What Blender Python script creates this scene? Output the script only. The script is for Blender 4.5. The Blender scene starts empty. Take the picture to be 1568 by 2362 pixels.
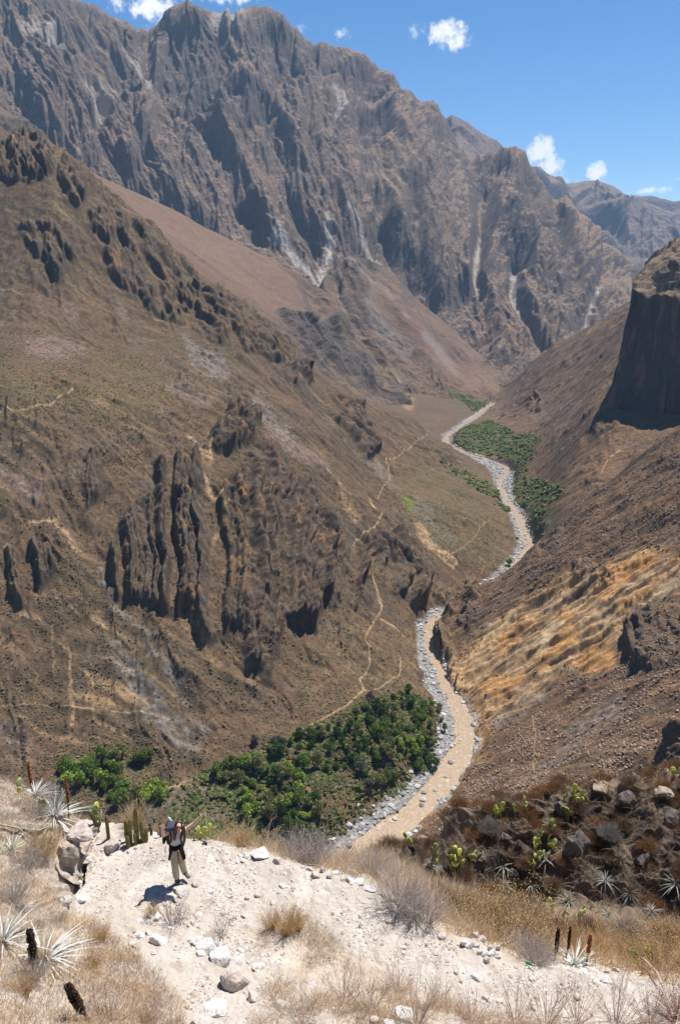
import bpy, bmesh, math, random
import numpy as np
from mathutils import Vector, Matrix, Quaternion
R = math.radians
sc = bpy.context.scene
# ------------------------------------------------------------------ camera
PITCH = R(17.0)
FPX = 1837.0                     # focal length in units of a 1568 x 2361 frame
cam_d = bpy.data.cameras.new("camera"); cam = bpy.data.objects.new("camera", cam_d)
sc.collection.objects.link(cam); sc.camera = cam
cam.location = (0, 0, 0); cam.rotation_euler = (R(90) - PITCH, 0, 0)
cam_d.sensor_fit = 'VERTICAL'; cam_d.sensor_height = 36.0
cam_d.lens = 36.0 * FPX / 2361.0
cam_d.clip_start = 0.1; cam_d.clip_end = 60000
# ------------------------------------------------------------------ sky and sun
SUN_EL, SUN_AZ = R(64), R(42)    # azimuth measured from +Y towards +X
w = bpy.data.worlds.new("World"); sc.world = w; w.use_nodes = True
nt = w.node_tree; nt.nodes.clear()
sky = nt.nodes.new('ShaderNodeTexSky'); sky.sky_type = 'NISHITA'; sky.sun_disc = False
sky.sun_elevation = SUN_EL; sky.sun_rotation = SUN_AZ; sky.altitude = 2800
sky.air_density = 1.0; sky.dust_density = 0.3; sky.ozone_density = 1.6
bg = nt.nodes.new('ShaderNodeBackground'); bg.inputs[1].default_value = 0.082
out = nt.nodes.new('ShaderNodeOutputWorld')
hs = nt.nodes.new('ShaderNodeHueSaturation'); hs.inputs['Saturation'].default_value = 1.28
nt.links.new(sky.outputs[0], hs.inputs['Color']); 
# the clouds are part of the sky: billows of noise round fixed directions (azimuth from +Y, elevation, half width, half height, in degrees)
CLOUDS = [(7.0,13.8,1.45,.9,1),(7.9,13.6,.7,.4,.7),(4.9,14.1,.9,.5,.7),(4.6,13.8,.5,.35,.6),(0,13.9,.85,.55,.8),(-2.5,14.2,.65,.6,.85),(13.0,7.2,1.15,1.15,1),(13.3,6.2,1.5,.9,1),(14.6,5.4,1.4,.3,.6),(16.6,5.9,.85,.75,1),(21.3,7.6,1.3,.15,.8),(20.6,4.7,2.0,.3,.85),(21.4,5.3,1.5,.2,.7),(-11.9,15.2,2.2,.9,1),(-11.0,14.3,1.3,.7,.8),(-8.2,16.2,3.6,.95,1)]
_tc = nt.nodes.new('ShaderNodeTexCoord')
def _n(sc_, det, rg): n = nt.nodes.new('ShaderNodeTexNoise'); n.inputs['Scale'].default_value = sc_; n.inputs['Detail'].default_value = det; n.inputs['Roughness'].default_value = rg; nt.links.new(_tc.outputs['Generated'], n.inputs['Vector']); return n
_na, _nb = _n(38, 8, .62), _n(120, 5, .6)
def _m(op, a, b=None, c=None):
    n = nt.nodes.new('ShaderNodeMath'); n.operation = op
    for i, v in enumerate((a, b, c)):
        if v is None: continue
        if isinstance(v, (int, float)): n.inputs[i].default_value = v
        else: nt.links.new(v, n.inputs[i])
    return n.outputs[0]
_noise = _m('ADD', _m('MULTIPLY', _m('SUBTRACT', _na.outputs[0], .5), 3.4), _m('MULTIPLY', _m('SUBTRACT', _nb.outputs[0], .5), 2.4)); _dens = None
for (az, el, hw, hh, st) in CLOUDS:
    a_, e_ = R(az), R(el); fw = Vector((math.sin(a_)*math.cos(e_), math.cos(a_)*math.cos(e_), math.sin(e_))); rt = Vector((math.cos(a_), -math.sin(a_), 0)); upv = rt.cross(fw)
    def _dot(v, k):
        n = nt.nodes.new('ShaderNodeVectorMath'); n.operation = 'DOT_PRODUCT'; nt.links.new(_tc.outputs['Generated'], n.inputs[0]); n.inputs[1].default_value = v*k; return n.outputs['Value']
    x_, y_ = _dot(rt, 1/R(hw)), _dot(upv, 1/R(hh)); r2 = _m('ADD', _m('MULTIPLY', x_, x_), _m('MULTIPLY', y_, y_))
    ok = _m('GREATER_THAN', _dot(fw, 1.0), 0.5); d_ = _m('SUBTRACT', _m('ADD', .85 if st >= 1 else .55, _noise), r2); d_ = _m('MULTIPLY', _m('SUBTRACT', d_, 0.0), ok)
    d_ = _m('MULTIPLY', d_, st); _dens = d_ if _dens is None else _m('MAXIMUM', _dens, d_)
_cm = nt.nodes.new('ShaderNodeMapRange'); _cm.interpolation_type = 'SMOOTHSTEP'; _cm.inputs['From Min'].default_value = .02; _cm.inputs['From Max'].default_value = 1.15; nt.links.new(_dens, _cm.inputs[0])
_mx = nt.nodes.new('ShaderNodeMix'); _mx.data_type = 'RGBA'; nt.links.new(_cm.outputs[0], _mx.inputs['Factor']); nt.links.new(hs.outputs[0], _mx.inputs[6]); _mx.inputs[7].default_value = (8.4, 8.5, 8.7, 1)
nt.links.new(_mx.outputs[2], bg.inputs[0]); nt.links.new(bg.outputs[0], out.inputs[0])
sd = bpy.data.lights.new("sun", 'SUN'); sun = bpy.data.objects.new("sun", sd)
sc.collection.objects.link(sun)
sd.energy = 5.0; sd.angle = R(0.5); sd.color = (1.0, 0.955, 0.88)
sdir = Vector((math.sin(SUN_AZ)*math.cos(SUN_EL), math.cos(SUN_AZ)*math.cos(SUN_EL), math.sin(SUN_EL)))
sun.rotation_euler = sdir.to_track_quat('Z', 'Y').to_euler(); sun.location = (50, 30, 80)
sc.view_settings.view_transform = 'Standard'; sc.view_settings.look = 'None'
sc.view_settings.exposure = 0.72; sc.view_settings.gamma = 1.0
sc.view_settings.use_curve_mapping = False
try:
    sc.cycles.max_bounces = 6; sc.cycles.diffuse_bounces = 2; sc.cycles.volume_bounces = 0
    sc.cycles.transparent_max_bounces = 8
except Exception: pass
# ------------------------------------------------------------------ geometry helpers
CP, SP = math.cos(PITCH), math.sin(PITCH)
def ray(U, V):
    a = (np.asarray(U, float) - 784) / FPX; b = (1181 - np.asarray(V, float)) / FPX
    return a + 0*b, CP + b*SP + 0*a, -SP + b*CP + 0*a
def P(U, V, D):
    dx, dy, dz = ray(U, V); t = np.asarray(D, float) / dy
    return dx*t, dy*t, dz*t
def PZ(U, V, z):
    dx, dy, dz = ray(U, V); t = z / dz
    return dx*t, dy*t, dz*t
def proj(x, y, z):
    d = y*CP - z*SP; u = y*SP + z*CP
    d = np.maximum(d, 0.01)
    return 784 + FPX*x/d, 1181 - FPX*u/d
def sstep(a, b, x):
    t = np.clip((x - a) / (b - a), 0, 1); return t*t*(3 - 2*t)
def _h(ix, iy, seed):
    h = (ix.astype(np.uint32)*np.uint32(374761393) + iy.astype(np.uint32)*np.uint32(668265263) + np.uint32(seed*2246822519 & 0xffffffff))
    h = (h ^ (h >> np.uint32(13))) * np.uint32(1274126177)
    h = (h ^ (h >> np.uint32(16))) * np.uint32(2246822519)
    return h ^ (h >> np.uint32(15))
def hash01(ix, iy, seed): return (_h(ix, iy, seed) & np.uint32(0xffffff)).astype(np.float32) / np.float32(16777216.0)
GA = np.arange(256) * (2*math.pi/256)
GX, GY = np.cos(GA).astype(np.float32), np.sin(GA).astype(np.float32)
def perlin(x, y, seed=0):
    x = np.asarray(x, np.float64); y = np.asarray(y, np.float64)
    xi = np.floor(x); yi = np.floor(y)
    xf = (x - xi).astype(np.float32); yf = (y - yi).astype(np.float32)
    xi = xi.astype(np.int64); yi = yi.astype(np.int64)
    u = xf*xf*xf*(xf*(xf*6-15)+10); v = yf*yf*yf*(yf*(yf*6-15)+10)
    def g(dx, dy):
        k = (_h(xi+dx, yi+dy, seed) >> np.uint32(5)) & np.uint32(255)
        return GX[k]*(xf-dx) + GY[k]*(yf-dy)
    a = g(0,0); b = g(1,0); c = g(0,1); d = g(1,1)
    return 1.45*((a + u*(b-a))*(1-v) + (c + u*(d-c))*v)
def fbm(x, y, oct=4, seed=0, gain=0.5, lac=2.03):
    s = 0; a = 1.0; n = 0
    for k in range(oct):
        s = s + a*perlin(x, y, seed+k*17); n += a; a *= gain; x = x*lac + 13.7; y = y*lac - 7.3
    return s / n
def ridged(x, y, oct=4, seed=0, gain=0.5, lac=2.07):
    s = 0; a = 1.0; n = 0; pr = 1.0
    for k in range(oct):
        r = 1 - np.abs(perlin(x, y, seed+k*31)); r = r*r
        s = s + a*r*pr; n += a; a *= gain; pr = np.clip(r*1.6, 0, 1); x = x*lac + 5.1; y = y*lac + 9.2
    return s / n
def gully(x, y, sx, sy, cell, octs, seed=0, gain=0.5, k=1.0, steer=1.0, grow=2.0):
    """branching gullies: stripes that follow the downslope direction (sx, sy) of the land and of the coarser gullies"""
    H = np.zeros_like(x, dtype=np.float32); amp = 1.0; tot = 0
    gx = sx.astype(np.float32).copy(); gy = sy.astype(np.float32).copy()
    for o in range(octs):
        n = np.sqrt(gx*gx + gy*gy) + 1e-6
        px, py = -gy/n, gx/n                      # across the slope
        X = x / cell; Y = y / cell
        xi = np.floor(X); yi = np.floor(Y); xf = (X-xi).astype(np.float32); yf = (Y-yi).astype(np.float32)
        xi = xi.astype(np.int64); yi = yi.astype(np.int64)
        sw = np.zeros_like(H); sh = np.zeros_like(H); sdv = np.zeros_like(H)
        for i in (-1, 0, 1):
            for j in (-1, 0, 1):
                rx = hash01(xi+i, yi+j, seed+o*7); ry = hash01(xi+i, yi+j, seed+o*7+3)
                vx = xf - i - rx; vy = yf - j - ry
                wgt = np.exp(-2.2*(vx*vx + vy*vy))
                ph = (vx*px + vy*py) * np.float32(2*math.pi*k)
                sw += wgt; sh += wgt*np.cos(ph); sdv += -wgt*np.sin(ph)
        sh /= sw; sdv /= sw
        tri = np.arcsin(np.clip(sh*1.15, -1, 1))*np.float32(2/math.pi); cusp = 1-2*np.sqrt(np.clip((1-sh)*.5, 0, 1)); H += np.float32(amp)*(.5*tri+.5*cusp); tot += amp
        st = np.float32(steer*amp*2.0)
        gx = gx + st*sdv*px*(-1); gy = gy + st*sdv*py*(-1)
        amp *= gain; cell /= grow
    return H / tot
def seg_dist(u, v, pts):
    """distance to a polyline, with the width interpolated along it"""
    best = np.full(u.shape, 1e9, np.float32); wid = np.ones(u.shape, np.float32)
    for (a, b) in zip(pts[:-1], pts[1:]):
        ax, ay, bx, by = a[0], a[1], b[0], b[1]
        dx, dy = bx-ax, by-ay; L = dx*dx + dy*dy + 1e-9
        t = np.clip(((u-ax)*dx + (v-ay)*dy) / L, 0, 1)
        d = np.hypot(u-ax-t*dx, v-ay-t*dy)
        wa = a[2] if len(a) > 2 else 1; wb = b[2] if len(b) > 2 else 1
        m = d < best; best = np.where(m, d, best); wid = np.where(m, wa + t*(wb-wa), wid)
    return best, wid
def sat(c, k, g=1.0):
    l = c.mean(-1, keepdims=True); return np.clip((l + (c-l)*k)*g, .01, .9)
def stroke(u, v, pts, soft=0.5, w=None):
    """0..1 mask around a polyline of (u, v, width)"""
    if w is not None: pts = [(p[0], p[1], w) for p in pts]
    W = max(p[2] for p in pts) * (1+soft)
    x0 = min(p[0] for p in pts)-W; x1 = max(p[0] for p in pts)+W; y0 = min(p[1] for p in pts)-W; y1 = max(p[1] for p in pts)+W
    out = np.zeros(u.shape, np.float32)
    m = (u > x0) & (u < x1) & (v > y0) & (v < y1)
    if m.any():
        d, wd = seg_dist(u[m], v[m], pts)
        out[m] = 1 - sstep(1-soft, 1+soft, d/(wd*0.5+1e-6))
    return out
def poly(u, v, pts, soft=10):
    x0 = min(p[0] for p in pts)-soft; x1 = max(p[0] for p in pts)+soft; y0 = min(p[1] for p in pts)-soft; y1 = max(p[1] for p in pts)+soft
    out = np.zeros(u.shape, np.float32)
    m = (u > x0) & (u < x1) & (v > y0) & (v < y1)
    if not m.any(): return out
    a, b = u[m], v[m]; ins = np.zeros(a.shape, bool); n = len(pts)
    for i in range(n):
        x1_, y1_ = pts[i][:2]; x2_, y2_ = pts[(i+1) % n][:2]
        if y1_ == y2_: continue
        c = ((y1_ > b) != (y2_ > b)) & (a < (x2_-x1_)*(b-y1_)/(y2_-y1_) + x1_); ins ^= c
    d, _ = seg_dist(a, b, [p[:2] for p in pts] + [pts[0][:2]])
    out[m] = sstep(-soft, soft, np.where(ins, d, -d)); return out
def mix(c, col, m):
    m = np.asarray(m)[..., None]; return c*(1-m) + np.asarray(col, np.float32)*m
# ------------------------------------------------------------------ object helpers
COL = sc.collection
def tag(o, label=None, cat=None, group=None, kind=None):
    if label: o['label'] = label
    if cat: o['category'] = cat
    if group: o['group'] = group
    if kind: o['kind'] = kind
    return o
def link(name, me, mat=None, parent=None, smooth=True):
    o = bpy.data.objects.new(name, me); COL.objects.link(o)
    if mat: me.materials.append(mat)
    if parent: o.parent = parent
    return o
def np_mesh(name, verts, faces, mat=None, cols=None, smooth=True, parent=None, attrs=None):
    """faces: (n, k) int array, all with k corners"""
    me = bpy.data.meshes.new(name); verts = np.asarray(verts, np.float32); faces = np.asarray(faces, np.int32)
    nv, nf, k = len(verts), len(faces), faces.shape[1]
    me.vertices.add(nv); me.vertices.foreach_set("co", verts.ravel())
    me.loops.add(nf*k); me.loops.foreach_set("vertex_index", faces.ravel())
    me.polygons.add(nf); me.polygons.foreach_set("loop_start", np.arange(0, nf*k, k, dtype=np.int32))
    me.polygons.foreach_set("loop_total", np.full(nf, k, np.int32))
    me.polygons.foreach_set("use_smooth", np.full(nf, smooth, bool))
    me.update(calc_edges=True)
    if cols is not None:
        ca = me.color_attributes.new("Col", 'FLOAT_COLOR', 'POINT')
        c4 = np.ones((nv, 4), np.float32); c4[:, :3] = cols; ca.data.foreach_set("color", c4.ravel())
    for an, av in (attrs or {}).items():
        at = me.attributes.new(an, 'FLOAT', 'POINT'); at.data.foreach_set("value", np.asarray(av, np.float32).ravel())
    return link(name, me, mat, parent)
def grid_obj(name, X, Y, Z, mat, cols=None, attrs=None, keep=None):
    h, wd = X.shape
    V = np.stack([X, Y, Z], -1).reshape(-1, 3)
    i = np.arange(h*wd).reshape(h, wd)
    F = np.stack([i[:-1, :-1], i[:-1, 1:], i[1:, 1:], i[1:, :-1]], -1).reshape(-1, 4)
    if keep is not None:
        F = F[keep[:-1, :-1].reshape(-1)]
        used = np.zeros(len(V), bool); used[F.ravel()] = True
        remap = np.cumsum(used) - 1; F = remap[F]; V = V[used]
        if cols is not None: cols = cols.reshape(-1, 3)[used]
        attrs = {k: v.reshape(-1)[used] for k, v in (attrs or {}).items()}
    return np_mesh(name, V, F, mat, None if cols is None else cols.reshape(-1, 3), attrs=attrs)
def normals(X, Y, Z):
    def d(a, ax): return np.gradient(a, axis=ax)
    ux, uy, uz = d(X,1), d(Y,1), d(Z,1); vx, vy, vz = d(X,0), d(Y,0), d(Z,0)
    nx = uy*vz-uz*vy; ny = uz*vx-ux*vz; nz = ux*vy-uy*vx
    n = np.sqrt(nx*nx+ny*ny+nz*nz)+1e-9; s = np.where(nz < 0, -1, 1)
    return nx/n*s, ny/n*s, nz/n*s
# ------------------------------------------------------------------ materials
def new_mat(name):
    m = bpy.data.materials.new(name); m.use_nodes = True; return m, m.node_tree, m.node_tree.nodes['Principled BSDF']
def land_mat(name, s1, s2, bump, var=0.35, spot=None, rough=0.95, attr=True, base=(0.2,0.2,0.2)):
    """albedo from the mesh, broken up by two scales of noise; bump from the same noise (sizes in metres)"""
    m, t, b = new_mat(name); N = t.nodes; L = t.links
    g = N.new('ShaderNodeNewGeometry')
    def noise(scale, det, rgh=0.6):
        n = N.new('ShaderNodeTexNoise'); n.inputs['Scale'].default_value = 1/scale; n.inputs['Detail'].default_value = det
        n.inputs['Roughness'].default_value = rgh; L.new(g.outputs['Position'], n.inputs['Vector']); return n
    n1 = noise(s1, 5); n2 = noise(s2, 4, 0.7)
    mm = N.new('ShaderNodeMath'); mm.operation = 'ADD'; L.new(n1.outputs[0], mm.inputs[0]); L.new(n2.outputs[0], mm.inputs[1])
    mr = N.new('ShaderNodeMapRange'); mr.inputs['From Min'].default_value = 0.7; mr.inputs['From Max'].default_value = 1.3
    mr.inputs['To Min'].default_value = 1-var; mr.inputs['To Max'].default_value = 1+var; L.new(mm.outputs[0], mr.inputs[0])
    sc_ = N.new('ShaderNodeVectorMath'); sc_.operation = 'SCALE'; L.new(mr.outputs[0], sc_.inputs['Scale'])
    if attr:
        a = N.new('ShaderNodeAttribute'); a.attribute_name = 'Col'; L.new(a.outputs['Color'], sc_.inputs[0])
    else: sc_.inputs[0].default_value = base
    last = sc_.outputs[0]
    if spot:
        for (size, colr, thr, amt) in spot:
            v = N.new('ShaderNodeTexVoronoi'); v.inputs['Scale'].default_value = 1/size; v.inputs['Randomness'].default_value = 1.0
            L.new(g.outputs['Position'], v.inputs['Vector'])
            r = N.new('ShaderNodeMapRange'); r.inputs['From Min'].default_value = thr; r.inputs['From Max'].default_value = thr*0.6
            r.inputs['To Min'].default_value = 0; r.inputs['To Max'].default_value = amt; L.new(v.outputs['Distance'], r.inputs[0])
            veg = N.new('ShaderNodeAttribute'); veg.attribute_name = 'veg'
            ml = N.new('ShaderNodeMath'); ml.operation = 'MULTIPLY'; L.new(r.outputs[0], ml.inputs[0]); L.new(veg.outputs['Fac'], ml.inputs[1])
            mx = N.new('ShaderNodeMix'); mx.data_type = 'RGBA'; L.new(ml.outputs[0], mx.inputs['Factor']); L.new(last, mx.inputs[6])
            mx.inputs[7].default_value = (*colr, 1); last = mx.outputs[2]
    L.new(last, b.inputs['Base Color']); b.inputs['Roughness'].default_value = rough
    b.inputs['Specular IOR Level'].default_value = 0.15
    bp = N.new('ShaderNodeBump'); bp.inputs['Distance'].default_value = bump; bp.inputs['Strength'].default_value = 1.0
    L.new(mm.outputs[0], bp.inputs['Height']); L.new(bp.outputs[0], b.inputs['Normal'])
    return m
def col_mat(name, rough=0.8, var=0.25, scale=20, base=None, spec=0.2, trans=0):
    m, t, b = new_mat(name); N = t.nodes; L = t.links
    tc = N.new('ShaderNodeTexCoord'); n = N.new('ShaderNodeTexNoise'); n.inputs['Scale'].default_value = scale; n.inputs['Detail'].default_value = 4
    L.new(tc.outputs['Object'], n.inputs['Vector'])
    mr = N.new('ShaderNodeMapRange'); mr.inputs['From Min'].default_value = 0.3; mr.inputs['From Max'].default_value = 0.7
    mr.inputs['To Min'].default_value = 1-var; mr.inputs['To Max'].default_value = 1+var; L.new(n.outputs[0], mr.inputs[0])
    s = N.new('ShaderNodeVectorMath'); s.operation = 'SCALE'; L.new(mr.outputs[0], s.inputs['Scale'])
    if base is None:
        a = N.new('ShaderNodeAttribute'); a.attribute_name = 'Col'; L.new(a.outputs['Color'], s.inputs[0])
    else: s.inputs[0].default_value = base
    L.new(s.outputs[0], b.inputs['Base Color']); b.inputs['Roughness'].default_value = rough
    b.inputs['Specular IOR Level'].default_value = spec
    if trans:
        o = [x for x in N if x.type == 'OUTPUT_MATERIAL'][0]; tr = N.new('ShaderNodeBsdfTranslucent'); mx = N.new('ShaderNodeMixShader')
        L.new(s.outputs[0], tr.inputs[0]); mx.inputs[0].default_value = trans; L.new(b.outputs[0], mx.inputs[1]); L.new(tr.outputs[0], mx.inputs[2]); L.new(mx.outputs[0], o.inputs[0])
    return m
# ================================================================== THE LAND
Q = 1.0
# ---- albedo palette (linear)
BROWN=(.180,.120,.080); OLIVE=(.138,.108,.066); REDB=(.235,.142,.090); ROCK=(.098,.076,.060); DROCK=(.055,.046,.040)
TAN=(.44,.31,.195); ORANGE=(.48,.275,.13); SCREE=(.24,.222,.205); PINK=(.25,.185,.17); GREENG=(.10,.11,.045); PATHC=(.42,.30,.19)
river_px = [(700,2080,60),(800,2010,70),(890,1925,66),(950,1880,52),(1010,1820,50),(1050,1760,46),(1075,1700,36),(1066,1650,32),(1042,1600,32),(1020,1550,27),(992,1490,24),(992,1440,18),
            (1030,1405,14),(1090,1375,12),(1150,1340,12),(1198,1295,16),(1224,1262,20),(1206,1225,17),(1196,1190,17),(1166,1150,13),(1150,1112,12),(1172,1082,13),(1150,1066,12),(1100,1055,12),(1060,1040,10),
            (1030,1022,12),(1028,1006,10),(1060,985,9),(1098,960,9),(1118,944,7),(1140,928,5)]
bed_px = [(690,2075,110),(790,2000,120),(875,1920,110),(935,1875,90),(990,1820,90),(1035,1755,90),(1058,1700,80),(1052,1650,72),(1025,1600,66),(1003,1550,60),(982,1490,38),(985,1440,36),
          (1030,1405,34),(1090,1372,34),(1150,1338,34),(1196,1295,32),(1216,1258,36),(1203,1222,30),(1192,1188,27),(1168,1150,24),(1160,1105,44),(1150,1080,50),(1125,1068,40),(1100,1055,26),(1060,1041,18),
          (1030,1022,18),(1030,1004,18),(1060,985,20),(1098,960,18),(1118,944,12),(1140,928,8)]
def to_world(pts, z=-260.0):
    o = []
    for (U, V, w_) in pts:
        x, y, zz = PZ(U, V, z); d = y*CP - zz*SP; o.append((float(x), float(y), float(w_*d/FPX)))
    return o
RIV, BED = to_world(river_px), to_world(bed_px)
RY = np.array([p[1] for p in BED]); RX = np.array([p[0]+p[2]*0.45 for p in BED]); _o = np.argsort(RY); RY, RX = RY[_o], RX[_o]
def right_wall(U, V, s=0.66):
    dx, dy, dz = ray(U, V); ts = np.linspace(150, 1500, 700)
    f = dz*ts - (-260 + s*(dx*ts - np.interp(dy*ts, RY, RX)))
    k = np.argmax(f < 0); return float(dy*ts[k])
ctrl = []
for row in """0 1780 330;0 1500 392;0 1300 445;0 1000 545;0 950 560;0 800 700;0 600 880;0 400 1000;0 310 1080;-120 250 1120;-120 600 880;-120 950 560;-120 1300 440;-120 1780 325
100 330 1100;100 600 880;100 800 715;100 950 565;100 1300 450;100 1600 375;180 372 1080;240 440 1050;330 500 1020;200 1200 490;250 950 600;250 700 860
400 590 1000;400 1790 339;400 1500 405;400 1200 515;400 1000 600;400 900 680;400 800 780;400 700 900;480 650 970;600 740 930;600 900 770;600 1100 590;600 1350 470
700 1680 379;700 1500 440;700 1200 570;700 1000 720;700 850 900;550 1740 355;860 1600 412;860 1400 510;860 1200 640;860 1050 850;860 930 1050;780 890 960
1000 1400 568;1000 1250 660;1000 1100 880;1000 1020 1180;960 970 1150;940 1500 490;1100 1355 612;1100 1250 690;1100 1120 900;1170 1200 790;1170 1290 690;930 1640 405
0 1900 300;400 1900 305;700 1900 310;200 1750 340;830 1800 343;950 1700 384;1000 1640 415;850 1900 318;0 2200 200;400 2200 205;700 2200 212
1150 925 1600;1250 1000 1150;1060 1000 1230;1200 1040 1074;1300 950 1130;1300 1050 900;1350 850 1330;1250 1180 770;1300 1120 790;1390 950 900;1480 960 880;1568 965 860;1700 940 840
1180 890 1650;1230 830 1680;1290 790 1680;1350 760 1680;1440 710 1650;1568 640 1600;1720 560 1550;1100 940 1550
1094 1375 568;1174 1315 592;1234 1270 603;1310 1190 622;1400 1120 640;1480 1050 665;1568 985 695;1700 900 730;1020 1428 552""".replace('\n', ';').split(';'):
    U, V, D = map(float, row.split()); ctrl.append((U, D, float(P(U, V, D)[2])))
for (U, V) in [(1150,1700),(1150,1850),(1300,1820),(1300,1650),(1300,1480),(1450,1780),(1450,1620),(1450,1420),(1450,1250),(1568,1760),(1568,1560),(1568,1360),(1568,1180),(1700,1760),(1700,1500),(1700,1250),
               (1200,1550),(1200,1420),(1100,1600),(1080,1500),(1050,1440),(1000,1960),(1300,2050),(1568,2050)]:
    D = right_wall(U, V); ctrl.append((U, D, float(P(U, V, D)[2])))
# behind the crests the land falls away again
for (U, D, z) in [(100,1400,60),(400,1300,-70),(600,1250,-150),(700,1200,-180),(860,1350,-235),(-120,1450,100),(1000,1500,-250),(240,1350,0),(800,1600,-230),(400,1800,-60),(100,1850,20),
                  (1350,2000,-220),(1568,2000,-150),(1200,1900,-255),(1440,1990,-200),(1100,1800,-255),(1450,760,-190),(1568,800,-160)]:
    ctrl.append((U, D, z))
for (x, y, w_) in BED[:-1]:
    U, V = proj(x, y, -260.0); ctrl.append((float(U), y, -259.0))
ctrl = np.array(ctrl)
class TPS:
    def __init__(s, X, Y, Z, reg=2e-4):
        s.X, s.Y = X, Y; n = len(X)
        K = s.k(X[:,None]-X[None], Y[:,None]-Y[None]) + reg*np.eye(n)
        Pm = np.stack([np.ones(n), X, Y], 1); A = np.zeros((n+3, n+3)); A[:n,:n] = K; A[:n,n:] = Pm; A[n:,:n] = Pm.T
        s.c = np.linalg.solve(A, np.concatenate([Z, np.zeros(3)]))
    @staticmethod
    def k(a, b):
        r2 = a*a+b*b; return 0.5*r2*np.log(r2+1e-12)
    def __call__(s, x, y):
        o = s.c[-3] + s.c[-2]*x + s.c[-1]*y
        for i in range(len(s.X)): o = o + s.c[i]*s.k(x-s.X[i], y-s.Y[i])
        return o
tps = TPS((ctrl[:,0]-784)/FPX*2.2, np.log(ctrl[:,1]), ctrl[:,2], 1e-3)
def resample(A, r, c):
    h, w_ = A.shape; ri = np.linspace(0, h-1, r); ci = np.linspace(0, w_-1, c)
    T = np.stack([np.interp(ri, np.arange(h), A[:, j]) for j in range(w_)], 1)
    return np.stack([np.interp(ci, np.arange(w_), T[i]) for i in range(r)], 0)
def smooth_resample(A, r, c):
    """cubic (Catmull-Rom) resampling in both directions"""
    def one(A, n):
        h = A.shape[0]; t = np.linspace(0, h-1, n); i = np.clip(np.floor(t).astype(int), 0, h-2); f = (t-i)[:, None]
        g = lambda k: A[np.clip(i+k, 0, h-1)]
        p0, p1, p2, p3 = g(-1), g(0), g(1), g(2)
        return p1 + 0.5*f*(p2-p0 + f*(2*p0-5*p1+4*p2-p3 + f*(3*(p1-p2)+p3-p0)))
    return one(one(A, r).T, c).T
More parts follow.
